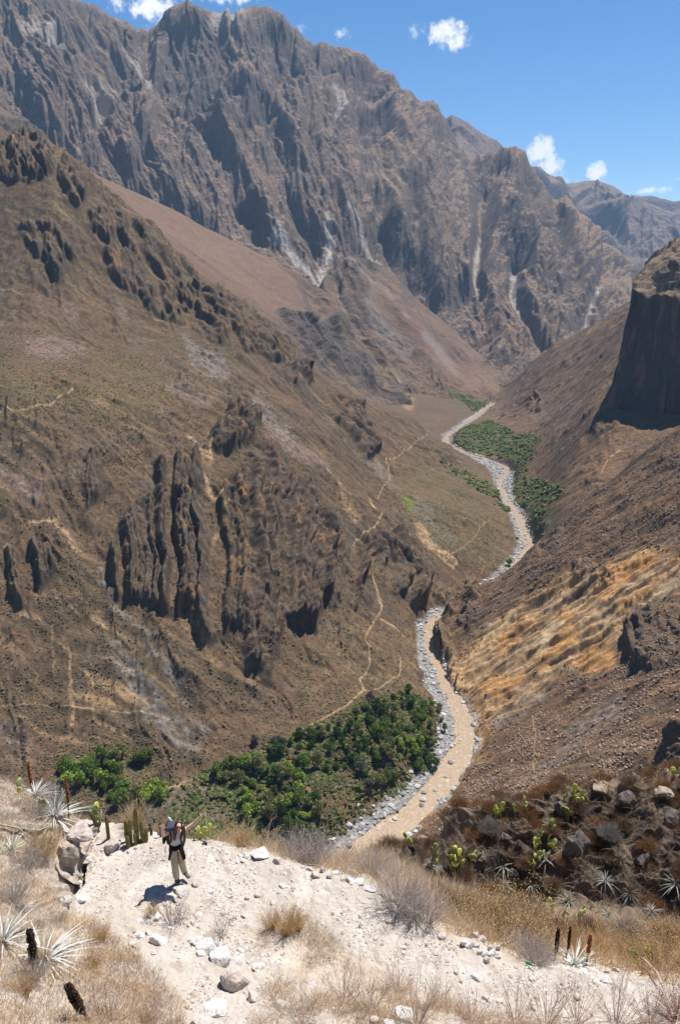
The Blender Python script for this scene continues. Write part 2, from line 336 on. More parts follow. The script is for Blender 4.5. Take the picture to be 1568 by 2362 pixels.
# ------------------------------------------------------------------ the canyon floor and its two near walls: one height field
def build_valley():
    nc, nr = int(800*Q), int(1250*Q)
    cu, cl = np.meshgrid(np.linspace(-110, 1690, 90), np.linspace(math.log(190), math.log(2000), 110))
    base = tps((cu-784)/FPX*2.2, cl)
    Zb = smooth_resample(base, nr, nc)
    Uc, L = np.meshgrid(np.linspace(-110, 1690, nc), np.linspace(math.log(190), math.log(2000), nr))
    Dy = np.exp(L)
    # x from U at the base height: depth along the optical axis = y*CP - z*SP
    X = (Uc-784)/FPX*(Dy*CP - Zb*SP); Y = Dy.copy(); Z = Zb.copy()
    u0, v0 = proj(X, Y, Z)
    wu = u0 + 14*fbm(X/70, Y/70, 3, 5) + 9*fbm(X/14, Y/14, 3, 6); wv = v0 + 14*fbm(X/70, Y/70, 3, 15) + 13*fbm(X/12, Y/12, 3, 16)
    nx, ny, nz = normals(X, Y, Z)
    slope = np.sqrt(nx*nx+ny*ny)/np.maximum(nz, .15)
    sx, sy = nx/np.maximum(nz,.15), ny/np.maximum(nz,.15)
    steep = sstep(0.16, 0.42, slope)
    # river bed distances
    db, wb = seg_dist(X, Y, BED); dr, wr = seg_dist(X, Y, RIV)
    nearriv = 1 - sstep(0, 60, db - wb/2)
    # ---- rock zones
    zones = [([(290,1180),(400,1120),(480,1160),(520,1110),(560,1200),(600,1380),(650,1420),(650,1470),(620,1550),(580,1520),(560,1440),(475,1480),(430,1400),(370,1420),(330,1385),(280,1390),(250,1310)],14,1.0),
      ([(530,1110),(580,1060),(660,1100),(740,1190),(800,1230),(850,1330),(820,1400),(740,1380),(720,1450),(650,1440),(600,1370),(560,1200)],12,1.0),
      ([(480,1000),(520,950),(575,940),(600,975),(590,1015),(520,1045),(480,1030)],8,.8),
      ([(0,330),(60,305),(110,330),(125,400),(60,420),(0,400)],10,.8), ([(40,515),(130,520),(175,600),(140,640),(60,560)],10,.7),
      ([(130,340),(190,380),(250,440),(300,500),(360,520),(410,590),(460,640),(490,720),(400,740),(330,720),(260,640),(220,540),(150,450)],12,.62),
      ([(470,650),(560,700),(640,770),(680,810),(690,860),(600,810),(500,790),(440,740)],12,.62), ([(665,835),(705,845),(718,882),(680,882)],5,1.0),
      ([(750,915),(830,930),(875,1050),(840,1060),(770,990)],9,.8), ([(850,1235),(920,1230),(965,1310),(1000,1360),(960,1400),(900,1360),(855,1300)],9,.9),
      ([(15,1260),(60,1235),(110,1260),(130,1310),(65,1415),(20,1360)],10,.7), ([(180,1060),(230,1040),(260,1120),(200,1160)],8,.6),
      ([(350,1070),(450,1040),(470,1110),(420,1150),(370,1130)],9,.7), ([(560,1050),(620,1060),(700,1130),(760,1210),(700,1200),(600,1120)],10,.7),
      ([(1440,1460),(1480,1420),(1600,1400),(1600,1540),(1500,1540),(1450,1520)],12,.8), ([(1530,1700),(1600,1690),(1600,1790),(1550,1790)],8,.8),
      ([(995,1440),(1030,1460),(1075,1590),(1050,1610),(1010,1520)],8,.9), ([(840,1600),(900,1600),(920,1640),(850,1640)],6,.5),
      ([(1000,1370),(1090,1350),(1085,1385),(1010,1410)],8,.8), ([(940,1800),(965,1740),(975,1790),(960,1850),(880,1930),(860,1900)],8,.6),
      ([(900,1000),(1000,1010),(1080,1060),(1000,1060)],8,.3), ([(1225,920),(1245,915),(1248,940),(1222,940)],3,1.0),
      ([(0,960),(-60,960),(-60,1200),(0,1200)],10,.3)]
    rock = np.zeros(X.shape, np.float32)
    for pl, sf, a in zones: rock = np.maximum(rock, a*poly(wu, wv, pl, sf))
    patch = sstep(.16, .4, fbm(X/38, Y/38, 4, 77)); rock = np.maximum(rock, patch*steep*.6*(1-sstep(1450,1600,v0)))
    rock *= (u0 < 1080) | (v0 > 1400) | (v0 < 960) | (u0 > 1200) | True
    rough = sstep(-.1, .4, fbm(X/55, Y/55, 3, 3))
    # ---- relief
    right0 = X > np.interp(Y, RY, RX); ml = (~right0) & (Y < 1000) & (steep > .5); sx0, sy0 = float(sx[ml].mean()), float(sy[ml].mean()); _n0 = math.hypot(sx0, sy0); sx0 /= _n0; sy0 /= _n0
    G1 = gully(X, Y, sx, sy, 120, 4, 11, .55, 1.1); G2 = gully(X, Y, sx, sy, 34, 4, 23, .55, 1.3, .5)
    cwall = sstep(1, 3, (X - np.interp(Y, RY, RX))/12) * (Y < 900) * 1.0
    keep = 1 - .75*nearriv
    H = steep*keep*(1-.75*rock)*(10*G1 + (2.6 + 3.2*rough)*G2)
    # the ochre badlands of the right wall
    ochre = poly(wu, wv, [(1040,1540),(1150,1415),(1300,1335),(1480,1260),(1620,1270),(1620,1340),(1440,1430),(1400,1530),(1300,1540),(1210,1620),(1110,1700),(1055,1640)], 26)
    G3 = gully(X, Y, sx, sy, 22, 3, 41, .55, 1.5, .3); H += ochre*1.8*G3 
    # fins of rock: sharp ribs down the fall line of each outcrop
    scale = np.clip(Y/480, .7, 1.25); fin = np.zeros(X.shape, np.float32); R5 = fin.copy()
    for pl, sf, a in zones:
        z0 = poly(wu, wv, pl, sf); mk = z0 > .02
        if not mk.any(): continue
        ax, ay = float(sx[mk].mean()), float(sy[mk].mean()); n = math.hypot(ax, ay)+1e-6; ax /= n; ay /= n
        if float(X[mk].mean()) < 100 and n > 0: ax, ay = .45*ax+.05+.35*(float(X[mk].mean()) > -60), .45*ay-1.0; n = math.hypot(ax, ay); ax /= n; ay /= n
        c = (-X[mk]*ay + Y[mk]*ax)/scale[mk]; t = (X[mk]*ax + Y[mk]*ay)/scale[mk]
        c = c + .22*np.clip(X[mk]+60, -60, 200)*0 + 6*fbm(X[mk]/75, Y[mk]/75, 2, 58) + 2.6*fbm(X[mk]/24, Y[mk]/24, 3, 55) + .25*fbm(X[mk]/8, Y[mk]/8, 2, 57); t2 = t + 22*perlin(c/7, c*0+1.3, 56)
        r1 = 1-np.abs(perlin(c/19, t/85, 61))*2.2; r2 = 1-np.abs(perlin(c/7.5, t2/38, 62))*2.2; r3 = 1-np.abs(perlin(c/3.4, t2/15, 63))*2.2
        st = perlin(c/40, t2/11, 64); gap = sstep(-.30, .20, perlin(c/13, t2/34, 65)+.5*perlin(c/30,t/24,66)+.12)
        f = (.9*r1 + .85*r2 + .42*r3)/2.1; R5[mk] = 1-2*np.abs(perlin(c/1.9, t2/13, 68))
        v = (np.clip(f+.15, -1, 1) + .10*np.sign(st)*np.abs(st)**.5)*(.12+.88*gap)
        fin[mk] = np.where(z0[mk] > .3, v*a*z0[mk], fin[mk]+v*a*z0[mk]*.5); rock[mk] = rock[mk]*(.25+.75*gap)
    F2 = ridged(X/16, Y/26 + Z/40, 3, 61)
    out_ = scale*(fin*14.5 + rock*2.5*(F2-.4) + rock*1.0 + rock*1.1*R5 + rock*3.0*(ridged(X/6+Z/9, Y/6-Z/7, 4, 69, .7)-.4) + rock*1.6*np.round(2.5*fbm(X/10+Z/8, Y/10-Z/9, 2, 74)))
    H += out_*.9
    # ribs and rills down the right wall
    mw = right0 & (Y < 760); ax, ay = float(sx[mw].mean()), float(sy[mw].mean()); n = math.hypot(ax, ay); ax /= n; ay /= n; ay -= .5; n = math.hypot(ax, ay); ax /= n; ay /= n
    cR = -X*ay + Y*ax + 6*fbm(X/60, Y/60, 3, 44) + 1.2*fbm(X/12, Y/12, 2, 45); tR = X*ax + Y*ay
    ribs = (1-2.2*np.abs(perlin(cR/12, tR/60, 46)))*.6 + (1-2.2*np.abs(perlin(cR/4.2, tR/24, 47)))*.5; H += right0*steep*ribs*(1.7 + 2.3*ochre)*np.clip(Y/400, .5, 1.3) + right0*ochre*(.9*(ridged(X/8+Z/14, Y/8-Z/12, 2, 39, .5)-.4))
    rills = perlin(cR/3.2, tR/42, 48)*.6 + perlin(cR/8, tR/80, 49)*.6
    cL = -X*sy0 + Y*sx0 + 5*fbm(X/50, Y/50, 3, 34) + 1.0*fbm(X/9, Y/9, 2, 35); tL = X*sx0 + Y*sy0; rillL = perlin(cL/3.0, tL/36, 36)*.6 + perlin(cL/9, tL/90, 37)*.6
    H += (~right0)*steep*(.9*(1-2*np.abs(perlin(cL/11, tL/80, 38))))*(1-rock)
    Hs = fbm(X/9, Y/9, 3, 91)*.7*steep + fbm(X/3.2, Y/3.2, 2, 92)*.28
    H += Hs*(1 + 1.2*rock)
    terr = poly(wu, wv, [(90,1760),(250,1720),(420,1830),(560,1730),(700,1680),(850,1610),(1010,1590),(1050,1680),(1000,1790),(850,1930),(600,2000),(90,2000)], 20)
    H += terr*(1.4*fbm(X/16, Y/16, 3, 8) + 1.5*np.floor(3*fbm(X/50, Y/50, 2, 9)))
    # push along the normal so that fins stand out of the wall
    k = np.clip(.35 + .65*rock, 0, 1)
    hx = nx*k; hy = ny*k; hz = np.maximum(nz, .5)
    X += hx*H; Y += hy*H; Z += hz*H
    # hand placed gullies and ribs (metres)
    def rib(pts, h): 
        nonlocal Z; Z = Z + h*stroke(wu, wv, pts, .8)
    rib([(240,1400,20),(300,1560,30),(420,1700,50)], -2.0); rib([(1500,1390,26),(1290,1530,26),(1130,1650,20)], -3.5)
    rib([(1000,1432,20),(1030,1412,30),(1070,1390,30),(1100,1372,14)], 9); rib([(540,950,22),(640,1040,24),(760,1240,24),(850,1380,24)], 6); rib([(1009,1425,24),(1094,1372,26),(1174,1312,26),(1234,1268,24)], 3)
    # river bed
    carve = sstep(-1.5, 8, db - wb/2 + 5.5*fbm(X/16, Y/16, 3, 70))
    bedz = -259.3 + .45*fbm(X/7, Y/7, 3, 71) - 1.5*(1-sstep(-.6, 1.2, dr - wr*.6 + 2.2*fbm(X/11, Y/11, 3, 72)))
    Z = np.where(carve < 1, bedz*(1-carve) + np.maximum(Z, -259)*carve, np.maximum(Z, -259.5))
    # ---- albedo
    n1 = fbm(X/70, Y/70, 4, 101); n2 = fbm(X/12, Y/12, 4, 102); n3 = fbm(X/2.5, Y/2.5, 2, 103)
    col = np.zeros(X.shape+(3,), np.float32) + np.array(BROWN, np.float32)
    col = mix(col, OLIVE, sstep(-.2, .4, n1)*.7)
    right = sstep(-8, 14, X - np.interp(Y, RY, RX)); col = mix(col, REDB, right*(.85))
    col = mix(col, (.20,.16,.135), sstep(.12,.4, fbm(X/30, Y/30, 3, 104))*.45)
    far = sstep(800, 1500, Y); col = mix(col, (.165,.125,.098), far*.5)
    yel = poly(wu, wv, [(-50,830),(150,860),(300,820),(420,880),(420,960),(250,960),(100,940),(-50,980)], 40); col = mix(col, (.20,.165,.075), yel*.8*sstep(-.3,.3,n2)); col *= .74; col = mix(col, (.17,.105,.07), .25*sstep(-.3,.3,fbm(X/45, Y/45, 3, 142)))
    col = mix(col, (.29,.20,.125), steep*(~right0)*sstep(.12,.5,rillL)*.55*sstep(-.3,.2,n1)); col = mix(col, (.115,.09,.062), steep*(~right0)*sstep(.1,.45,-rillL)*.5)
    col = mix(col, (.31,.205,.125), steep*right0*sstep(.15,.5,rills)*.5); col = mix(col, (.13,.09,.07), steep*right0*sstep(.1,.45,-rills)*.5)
    veg = np.clip(.45 + .9*n2 + .3*n1, 0, 1) * (1-.8*rock)
    streak = sstep(.15, .55, gully(X, Y, sx, sy, 14, 3, 111, .6, 1.0, .3)) ; lowleft = poly(wu, wv, [(-60,1380),(250,1400),(340,1600),(300,1700),(-60,1700)], 40)
    col = mix(col, (.38,.26,.16), streak*lowleft*.9); col = mix(col, (.38,.26,.16), lowleft*sstep(.1,.45,rillL)*.7); col = mix(col, (.24,.17,.11), streak*steep*.35*sstep(0,.4,n1))
    low = poly(wu, wv, [(700,1450),(930,1420),(980,1500),(960,1590),(800,1620),(700,1660)], 30); col = mix(col, (.25,.18,.105), low*.5*sstep(-.2,.3,n2))
    rr = np.clip(rock*1.3 + .35*n2*(rock > .1), 0, 1)
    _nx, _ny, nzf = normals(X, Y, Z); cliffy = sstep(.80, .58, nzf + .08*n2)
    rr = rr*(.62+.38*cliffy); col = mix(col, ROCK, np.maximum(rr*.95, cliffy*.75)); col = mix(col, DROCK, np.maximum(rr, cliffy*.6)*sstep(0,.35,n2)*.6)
    col = mix(col, (.27,.165,.095), rr*sstep(.15,.35,fbm(X/18, Y/18, 4, 121))*.7); col = mix(col, (.19,.165,.145), rr*sstep(.2,.45,fbm(X/7, Y/7+Z/12, 3, 122))*.6)
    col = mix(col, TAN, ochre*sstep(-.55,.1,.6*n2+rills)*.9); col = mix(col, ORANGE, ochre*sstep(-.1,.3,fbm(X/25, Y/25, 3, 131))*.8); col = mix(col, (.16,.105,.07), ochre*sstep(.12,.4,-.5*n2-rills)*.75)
    def S(c, a, *pts, soft=.5):
        nonlocal col, bare
        m = stroke(wu, wv, list(pts), soft); col = mix(col, c, a*m*np.clip((.9 if c is TAN or c is ORANGE else .6)+.9*n2+1.1*nf, 0, 1)); bare = np.maximum(bare, a*m*(0 if c is REDB else 1))
    bare = np.zeros(X.shape, np.float32); nf = fbm(X/4.5, Y/4.5, 3, 141)
    # scree
    S(SCREE,.9,(432,775,12),(450,815,34),(500,845,52)); S(SCREE,.8,(592,912,16),(625,960,34),(660,1000,46)); S(PINK,.8,(640,995,50),(700,1040,44),(760,1080,20))
    S(PINK,.75,(80,800,40),(180,800,46)); S(PINK,.7,(20,1090,50),(80,1120,60)); S(PINK,.6,(400,885,30),(480,925,26)); S(PINK,.5,(-10,1660,60),(60,1720,70))
    S(SCREE,.8,(258,1470,14),(290,1530,44),(350,1620,66),(430,1710,60)); S(SCREE,.6,(325,1480,10),(370,1520,26),(420,1570,18)); S(SCREE,.6,(228,1300,8),(255,1390,14),(330,1450,16),(420,1600,14),(480,1690,20))
    S(SCREE,.8,(380,1830,60),(500,1835,80)); S(PINK,.6,(150,700,20),(170,730,30)); S(SCREE,.5,(240,690,10),(290,735,20)); S(SCREE,.5,(850,1060,20),(950,1150,24),(1050,1250,20))
    # bare streaks
    S(TAN,.95,(458,1070,6),(478,1120,14),(494,1155,18)); S(TAN,.9,(480,990,6),(482,1050,6)); S(TAN,.7,(440,1000,12),(480,1060,16)); S(TAN,.95,(968,1212,24),(990,1250,26),(1048,1308,8))
    S(TAN,.7,(160,1490,6),(165,1660,10)); S(TAN,.4,(120,1440,6),(130,1600,6)); S(TAN,.4,(205,1500,6),(215,1650,6)); S(TAN,.8,(70,1195,10),(130,1185,18),(180,1260,10)); S(TAN,.5,(20,1250,16),(20,1300,10))
    S((.3,.2,.125),.8,(410,1395,16),(450,1460,34),(500,1520,20)); S((.3,.2,.125),.7,(568,1475,10),(580,1560,16)); S(TAN,.4,(780,1120,6),(820,1200,8)); S(TAN,.5,(520,1170,6),(500,1260,8)); S(ORANGE,.35,(520,1110,20),(560,1150,20)); S(TAN,.5,(920,870,16),(945,940,20)); S((.35,.22,.12),.4,(760,1080,10),(830,1200,16))
    S(TAN,.95,(1560,1350,14),(1500,1395,16),(1380,1455,18),(1290,1530,20),(1200,1600,16),(1130,1645,12)); S((.55,.44,.28),.9,(1180,1420,20),(1130,1470,38),(1090,1510,20)); S((.50,.41,.27),.85,(1290,1430,26),(1255,1500,34))
    S(ORANGE,.95,(1500,1290,26),(1440,1310,40),(1390,1370,34)); S(ORANGE,.9,(1390,1500,40),(1350,1520,40)); S(ORANGE,.7,(1100,1620,20),(1120,1690,24),(1095,1740,18)); S(TAN,.9,(1270,1545,14),(1180,1600,14)); S((.5,.33,.18),.8,(1085,1640,20),(1105,1690,26),(1090,1760,20),(1010,1850,22),(900,1945,26))
    S((.48,.40,.27),.6,(1568,1340,30),(1500,1400,30)); S(TAN,.5,(1330,1290,8),(1260,1400,12)); S(TAN,.5,(1150,1490,14),(1060,1560,16)); S(PINK,.55,(1230,960,26),(1330,930,20),(1290,985,20))
    S((.30,.26,.24),.6,(1200,1800,20),(1330,1690,40),(1420,1620,40)); S((.27,.235,.22),.5,(1120,1680,20),(1190,1640,30),(1260,1590,20)); S(REDB,.8,(1150,1870,20),(1200,1750,50),(1330,1620,40))
    # trails
    tr_all = np.zeros(X.shape, np.float32)
    for T, w_ in [(([(372,1818),(460,1793),(560,1742),(680,1702),(745,1655),(800,1625),(838,1590),(830,1560),(852,1530),(850,1500),(838,1478),(858,1440),(882,1400),(868,1360),(848,1300),(818,1250),(826,1232),(872,1205),(882,1190),(850,1150)]),4.2),
                 ([(838,1588),(920,1560),(925,1515)],3), ([(0,950),(80,930),(170,898)],3), ([(0,1612),(90,1615),(150,1622),(230,1632),(300,1640),(400,1650)],3), ([(380,1812),(450,1812),(530,1812)],8),
                 ([(780,1856),(840,1853),(846,1885),(820,1905),(816,1960)],7), ([(1225,1640),(1236,1700),(1226,1750),(1238,1800),(1236,1850)],4.0), ([(900,1060),(960,1020),(985,1000)],2.5), ([(870,1140),(900,1100),(890,1060)],2.5),
                 ([(1040,1280),(1090,1240),(1130,1190)],2), ([(880,1420),(950,1480),(985,1520)],2.5),([(1385,1090),(1400,1060),(1430,1040)],2.5),([(660,1790),(700,1800),(720,1830)],5)]:
        m = stroke(wu*.25+u0*.75, wv*.25+v0*.75, [(a, b, w_) for a, b in T], .4); col = mix(col, PATHC, .75*m*np.clip(.8+1.1*nf, 0, 1)); veg = veg*(1-m); tr_all = np.maximum(tr_all, m)
    # greens
    def Gz(pl, a, c=GREENG, s=12):
        nonlocal col
        col = mix(col, c, a*poly(wu, wv, pl, s)*sstep(-.5,.1,n2))
    Gz([(120,1770),(250,1730),(360,1730),(370,1830),(540,1740),(700,1680),(850,1610),(960,1590),(1040,1650),(1000,1770),(930,1830),(760,1910),(700,1960),(560,1930),(500,1850),(330,1850),(150,1830)],.65,(.11,.098,.048))
    Gz([(1045,1020),(1060,990),(1130,970),(1190,1000),(1250,1010),(1215,1060),(1170,1055),(1080,1045)],.95,(.055,.07,.028)); Gz([(1180,1060),(1240,1030),(1220,1080),(1190,1100)],.9,(.05,.07,.025)); Gz([(1150,1130),(1180,1095),(1260,1110),(1310,1130),(1280,1160),(1220,1170),(1180,1160)],.8,(.07,.08,.03))
    Gz([(1215,1180),(1300,1160),(1290,1220),(1240,1250),(1215,1230)],.7,(.085,.09,.045)); Gz([(1040,910),(1110,920),(1130,940),(1090,950),(1050,940)],.6,(.08,.095,.045)); Gz([(915,1145),(935,1150),(955,1168),(945,1172)],1,(.16,.2,.05),5)
    Gz([(980,1030),(1060,1090),(1130,1150),(1180,1230),(1150,1300),(1000,1250),(900,1120)],.3,(.13,.13,.06),40)
    # river banks and gravel
    gr = 1 - sstep(-1, 3.5, db - wb/2 + 5.5*fbm(X/16, Y/16, 3, 70)); gcol = np.array((.25,.235,.22), np.float32)*(1+.5*n3+.25*n2)[..., None]
    rightbank = sstep(0, 1, (X - np.interp(Y, RY, RX-0))/3)*(Y < 640)
    gcol = gcol*(1-.0) ; col = col*(1-gr[..., None]) + gcol*gr[..., None]
    bank = np.exp(-((db-wb/2-5)/5)**2)*(1-gr); col = mix(col, (.36,.23,.12), bank*.45*sstep(-.3,.4,n2)*(Y < 700))
    veg *= (1-gr)*(1-.95*ochre)
    col *= (1 + .30*n3+.15*nf)[..., None]
    col = sat(col, 1.20, .88)*(1-gr[..., None]) + col*gr[..., None]
    m = land_mat("canyon_slope_soil", 4.0, .8, .75, .34, [(2.2,(.060,.048,.030),.62,.85),(5.0,(.05,.046,.026),.44,.7)])
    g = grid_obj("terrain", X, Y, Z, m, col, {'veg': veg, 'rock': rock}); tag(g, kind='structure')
    return dict(wet=1-sstep(-.6, 1.2, dr - wr*.6), bare=np.maximum(bare, tr_all), X=X, Y=Y, Z=Z, u0=u0, v0=v0, rock=rock, gr=gr, ochre=ochre)
VAL = build_valley()
# ------------------------------------------------------------------ the mountains behind, each one a sheet hung on rails
def rail_sheet(rails, U0, U1, nc, nr, zones, name, mat, relief, colour, dense=None):
    """rails: lists of (U, V, D) from the foot up to the crest; the sheet is smooth between them"""
    Uc = np.linspace(U0, U1, nc); RXs, RYs, RZs = [], [], []
    for r in rails:
        r = np.array(r, float); V = np.interp(Uc, r[:,0], r[:,1]); D = np.interp(Uc, r[:,0], r[:,2])
        if len(RXs) < len(rails)-2 or True:
            ks = max(3, int(nc*(.004 if r is rails[-1] or len(r) > 22 else .03))) | 1; kk = np.hanning(ks+2)[1:-1]; kk /= kk.sum()
            D = np.convolve(np.pad(D, int(nc*.05), 'edge'), np.ones(int(nc*.1)|1)/(int(nc*.1)|1), 'valid')[:nc] if nc > 50 else D
            V = np.convolve(np.pad(V, ks//2, 'edge'), kk, 'valid')
        x, y, z = P(Uc, V, D); RXs.append(x); RYs.append(y); RZs.append(z)
    RXs, RYs, RZs = map(np.array, (RXs, RYs, RZs)); n = len(rails)
    if dense is None: T = np.linspace(0, n-1, nr)
    else: T = np.interp(np.linspace(0, 1, nr), dense[0], dense[1])
    i = np.clip(np.floor(T).astype(int), 0, n-2); f = (T-i)[:, None]
    def lerp(A):
        g = lambda k: A[np.clip(i+k, 0, n-1)]
        p0, p1, p2, p3 = g(-1), g(0), g(1), g(2)
        cub = p1 + .5*f*(p2-p0 + f*(2*p0-5*p1+4*p2-p3 + f*(3*(p1-p2)+p3-p0)))
        lin = p1 + f*(p2-p1); return .5*cub + .5*lin
    X, Y, Z = lerp(RXs), lerp(RYs), lerp(RZs); TT = np.repeat(T[:, None], nc, 1)
    u0, v0 = proj(X, Y, Z); nx, ny, nz = normals(X, Y, Z)
    X, Y, Z, extra = relief(X, Y, Z, u0, v0, nx, ny, nz, TT/(n-1))
    nx2, ny2, nz2 = normals(X, Y, Z)
    col = colour(X, Y, Z, u0, v0, nz2, extra)
    o = grid_obj(name, X, Y, Z, mat, col, {'veg': extra.get('veg', np.zeros(X.shape))}); tag(o, kind='structure'); return o
# ---- the great mountain
F_sky = [(-250,-120,3200),(-100,-70,3200),(0,-40,3250),(120,-22,3300),(215,0,3500),(240,22,3550),(262,38,3600),(290,46,3650),(312,60,3700),(345,60,3720),(362,48,3700),(372,28,3600),(388,12,3550),(405,6,3550),(430,-4,3560),(450,6,3600),
   (470,12,3700),(500,24,3800),(515,27,3800),(530,24,3800),(545,30,3800),(560,20,3760),(600,12,3750),(625,22,3750),(652,30,3750),(662,45,3760),(668,56,3780),(685,60,3800),(703,82,3820),(718,92,3820),(738,86,3830),(760,98,3850),(790,102,3850),(812,112,3850),
   (835,122,3870),(862,144,3900),(880,160,3900),(905,172,3900),(925,196,3900),(945,205,3900),(968,232,3900),(1000,236,3900),(1012,250,3900),(1030,268,3900),(1045,300,3900),(1058,330,3880),(1078,352,3850),(1092,362,3820),(1105,350,3800),(1120,346,3800),
   (1150,336,3750),(1175,330,3720),(1200,338,3700),(1212,345,3700),(1222,372,3700),(1238,395,3700),(1255,420,3680),(1275,455,3650),(1290,460,3640),(1305,450,3620),(1318,465,3600),(1335,498,3600),(1352,515,3600),(1370,538,3580),(1400,560,3560),(1425,572,3540),(1450,592,3520),(1472,615,3500),(1490,640,3500),(1530,720,3450),(1600,800,3400)]
F_foot = [(-250,520,2350),(0,440,2350),(165,470,2350),(430,600,2400),(600,640,2400),(784,680,2400),(919,750,2380),(1024,840,2350),(1084,890,2300),(1174,930,2250),(1240,860,2250),(1290,830,2300),(1350,800,2350),(1440,745,2400),(1568,730,2400),(1600,760,2400)]
def frac_rail(t, dD):
    sk = np.array(F_sky, float); ft = np.array(F_foot, float); Us = np.linspace(-250, 1600, 60)
    V = np.interp(Us, ft[:,0], ft[:,1])*(1-t) + np.interp(Us, sk[:,0], sk[:,1])*t
    ks = 9; V = np.convolve(np.pad(V, 4, 'edge'), np.ones(ks)/ks, 'valid') if t < 1 else V
    D = np.interp(Us, ft[:,0], ft[:,2])*(1-dD) + np.interp(Us, sk[:,0], sk[:,2])*dD
    return list(zip(Us, V, D))
F_back = [(u, v+60, d+700) for (u, v, d) in F_sky]
F_under = [(u, v+70, d-300) for (u, v, d) in F_foot]
rails_F = [F_under, F_foot, frac_rail(.3, .22), frac_rail(.6, .47), frac_rail(.85, .76), F_sky, F_back]
# crags, gullies (negative) and ribs (positive) one can pick out on the face: (points with widths, metres)
F_ribs = [([(1190,335,30),(1180,430,50),(1175,470,60),(1200,520,60)],70),([(1175,470,30),(1140,530,40),(1100,600,40)],40),([(1195,480,30),(1240,560,50),(1290,640,50)],60),
  ([(1310,450,30),(1340,540,50),(1390,640,50)],55),([(1110,380,30),(1130,470,36),(1112,540,36),(1098,600,30),(1105,650,26)],-75),([(1225,400,20),(1290,520,40),(1330,600,40),(1370,680,40)],-45),
  ([(1190,570,20),(1185,640,26),(1210,700,26),(1255,780,24)],-50),([(1400,600,26),(1370,670,30),(1320,760,30)],-50),
  ([(880,170,40),(860,260,70),(880,350,70),(870,420,60)],-60),([(870,420,36),(905,520,40),(960,620,40),(1000,680,36)],-60),([(1000,240,40),(980,340,80),(1020,450,80),(1060,560,60),(1080,640,40)],80),
  ([(940,240,40),(930,330,60),(940,430,60),(985,540,60),(1040,650,50)],50),([(780,200,50),(760,290,70),(800,400,80),(860,500,70)],60),([(700,100,40),(700,200,70),(680,300,80),(720,420,80),(800,520,70)],70),
  ([(580,30,40),(600,120,60),(600,190,60),(540,250,50),(500,270,30)],40),([(385,20,40),(390,110,70),(420,190,90),(440,250,60)],-10),([(345,70,20),(335,130,30),(370,190,30),(440,268,26)],-50),
  ([(440,270,20),(510,330,40),(560,420,50),(590,520,50)],-55),([(250,60,40),(270,130,50),(310,200,60),(330,260,60),(300,350,40)],60),([(130,30,40),(120,100,60),(150,180,60),(200,260,60)],45),
  ([(215,160,16),(240,210,30),(225,300,20),(290,400,30),(330,430,30)],-50),([(30,30,40),(70,140,60),(130,260,60),(190,340,60)],50),([(330,280,30),(370,340,40),(400,420,40),(470,480,40)],45),
  ([(510,250,30),(540,330,50),(600,420,60),(650,520,50)],60),([(640,280,40),(660,370,50),(700,450,50),(740,540,40)],-50)]
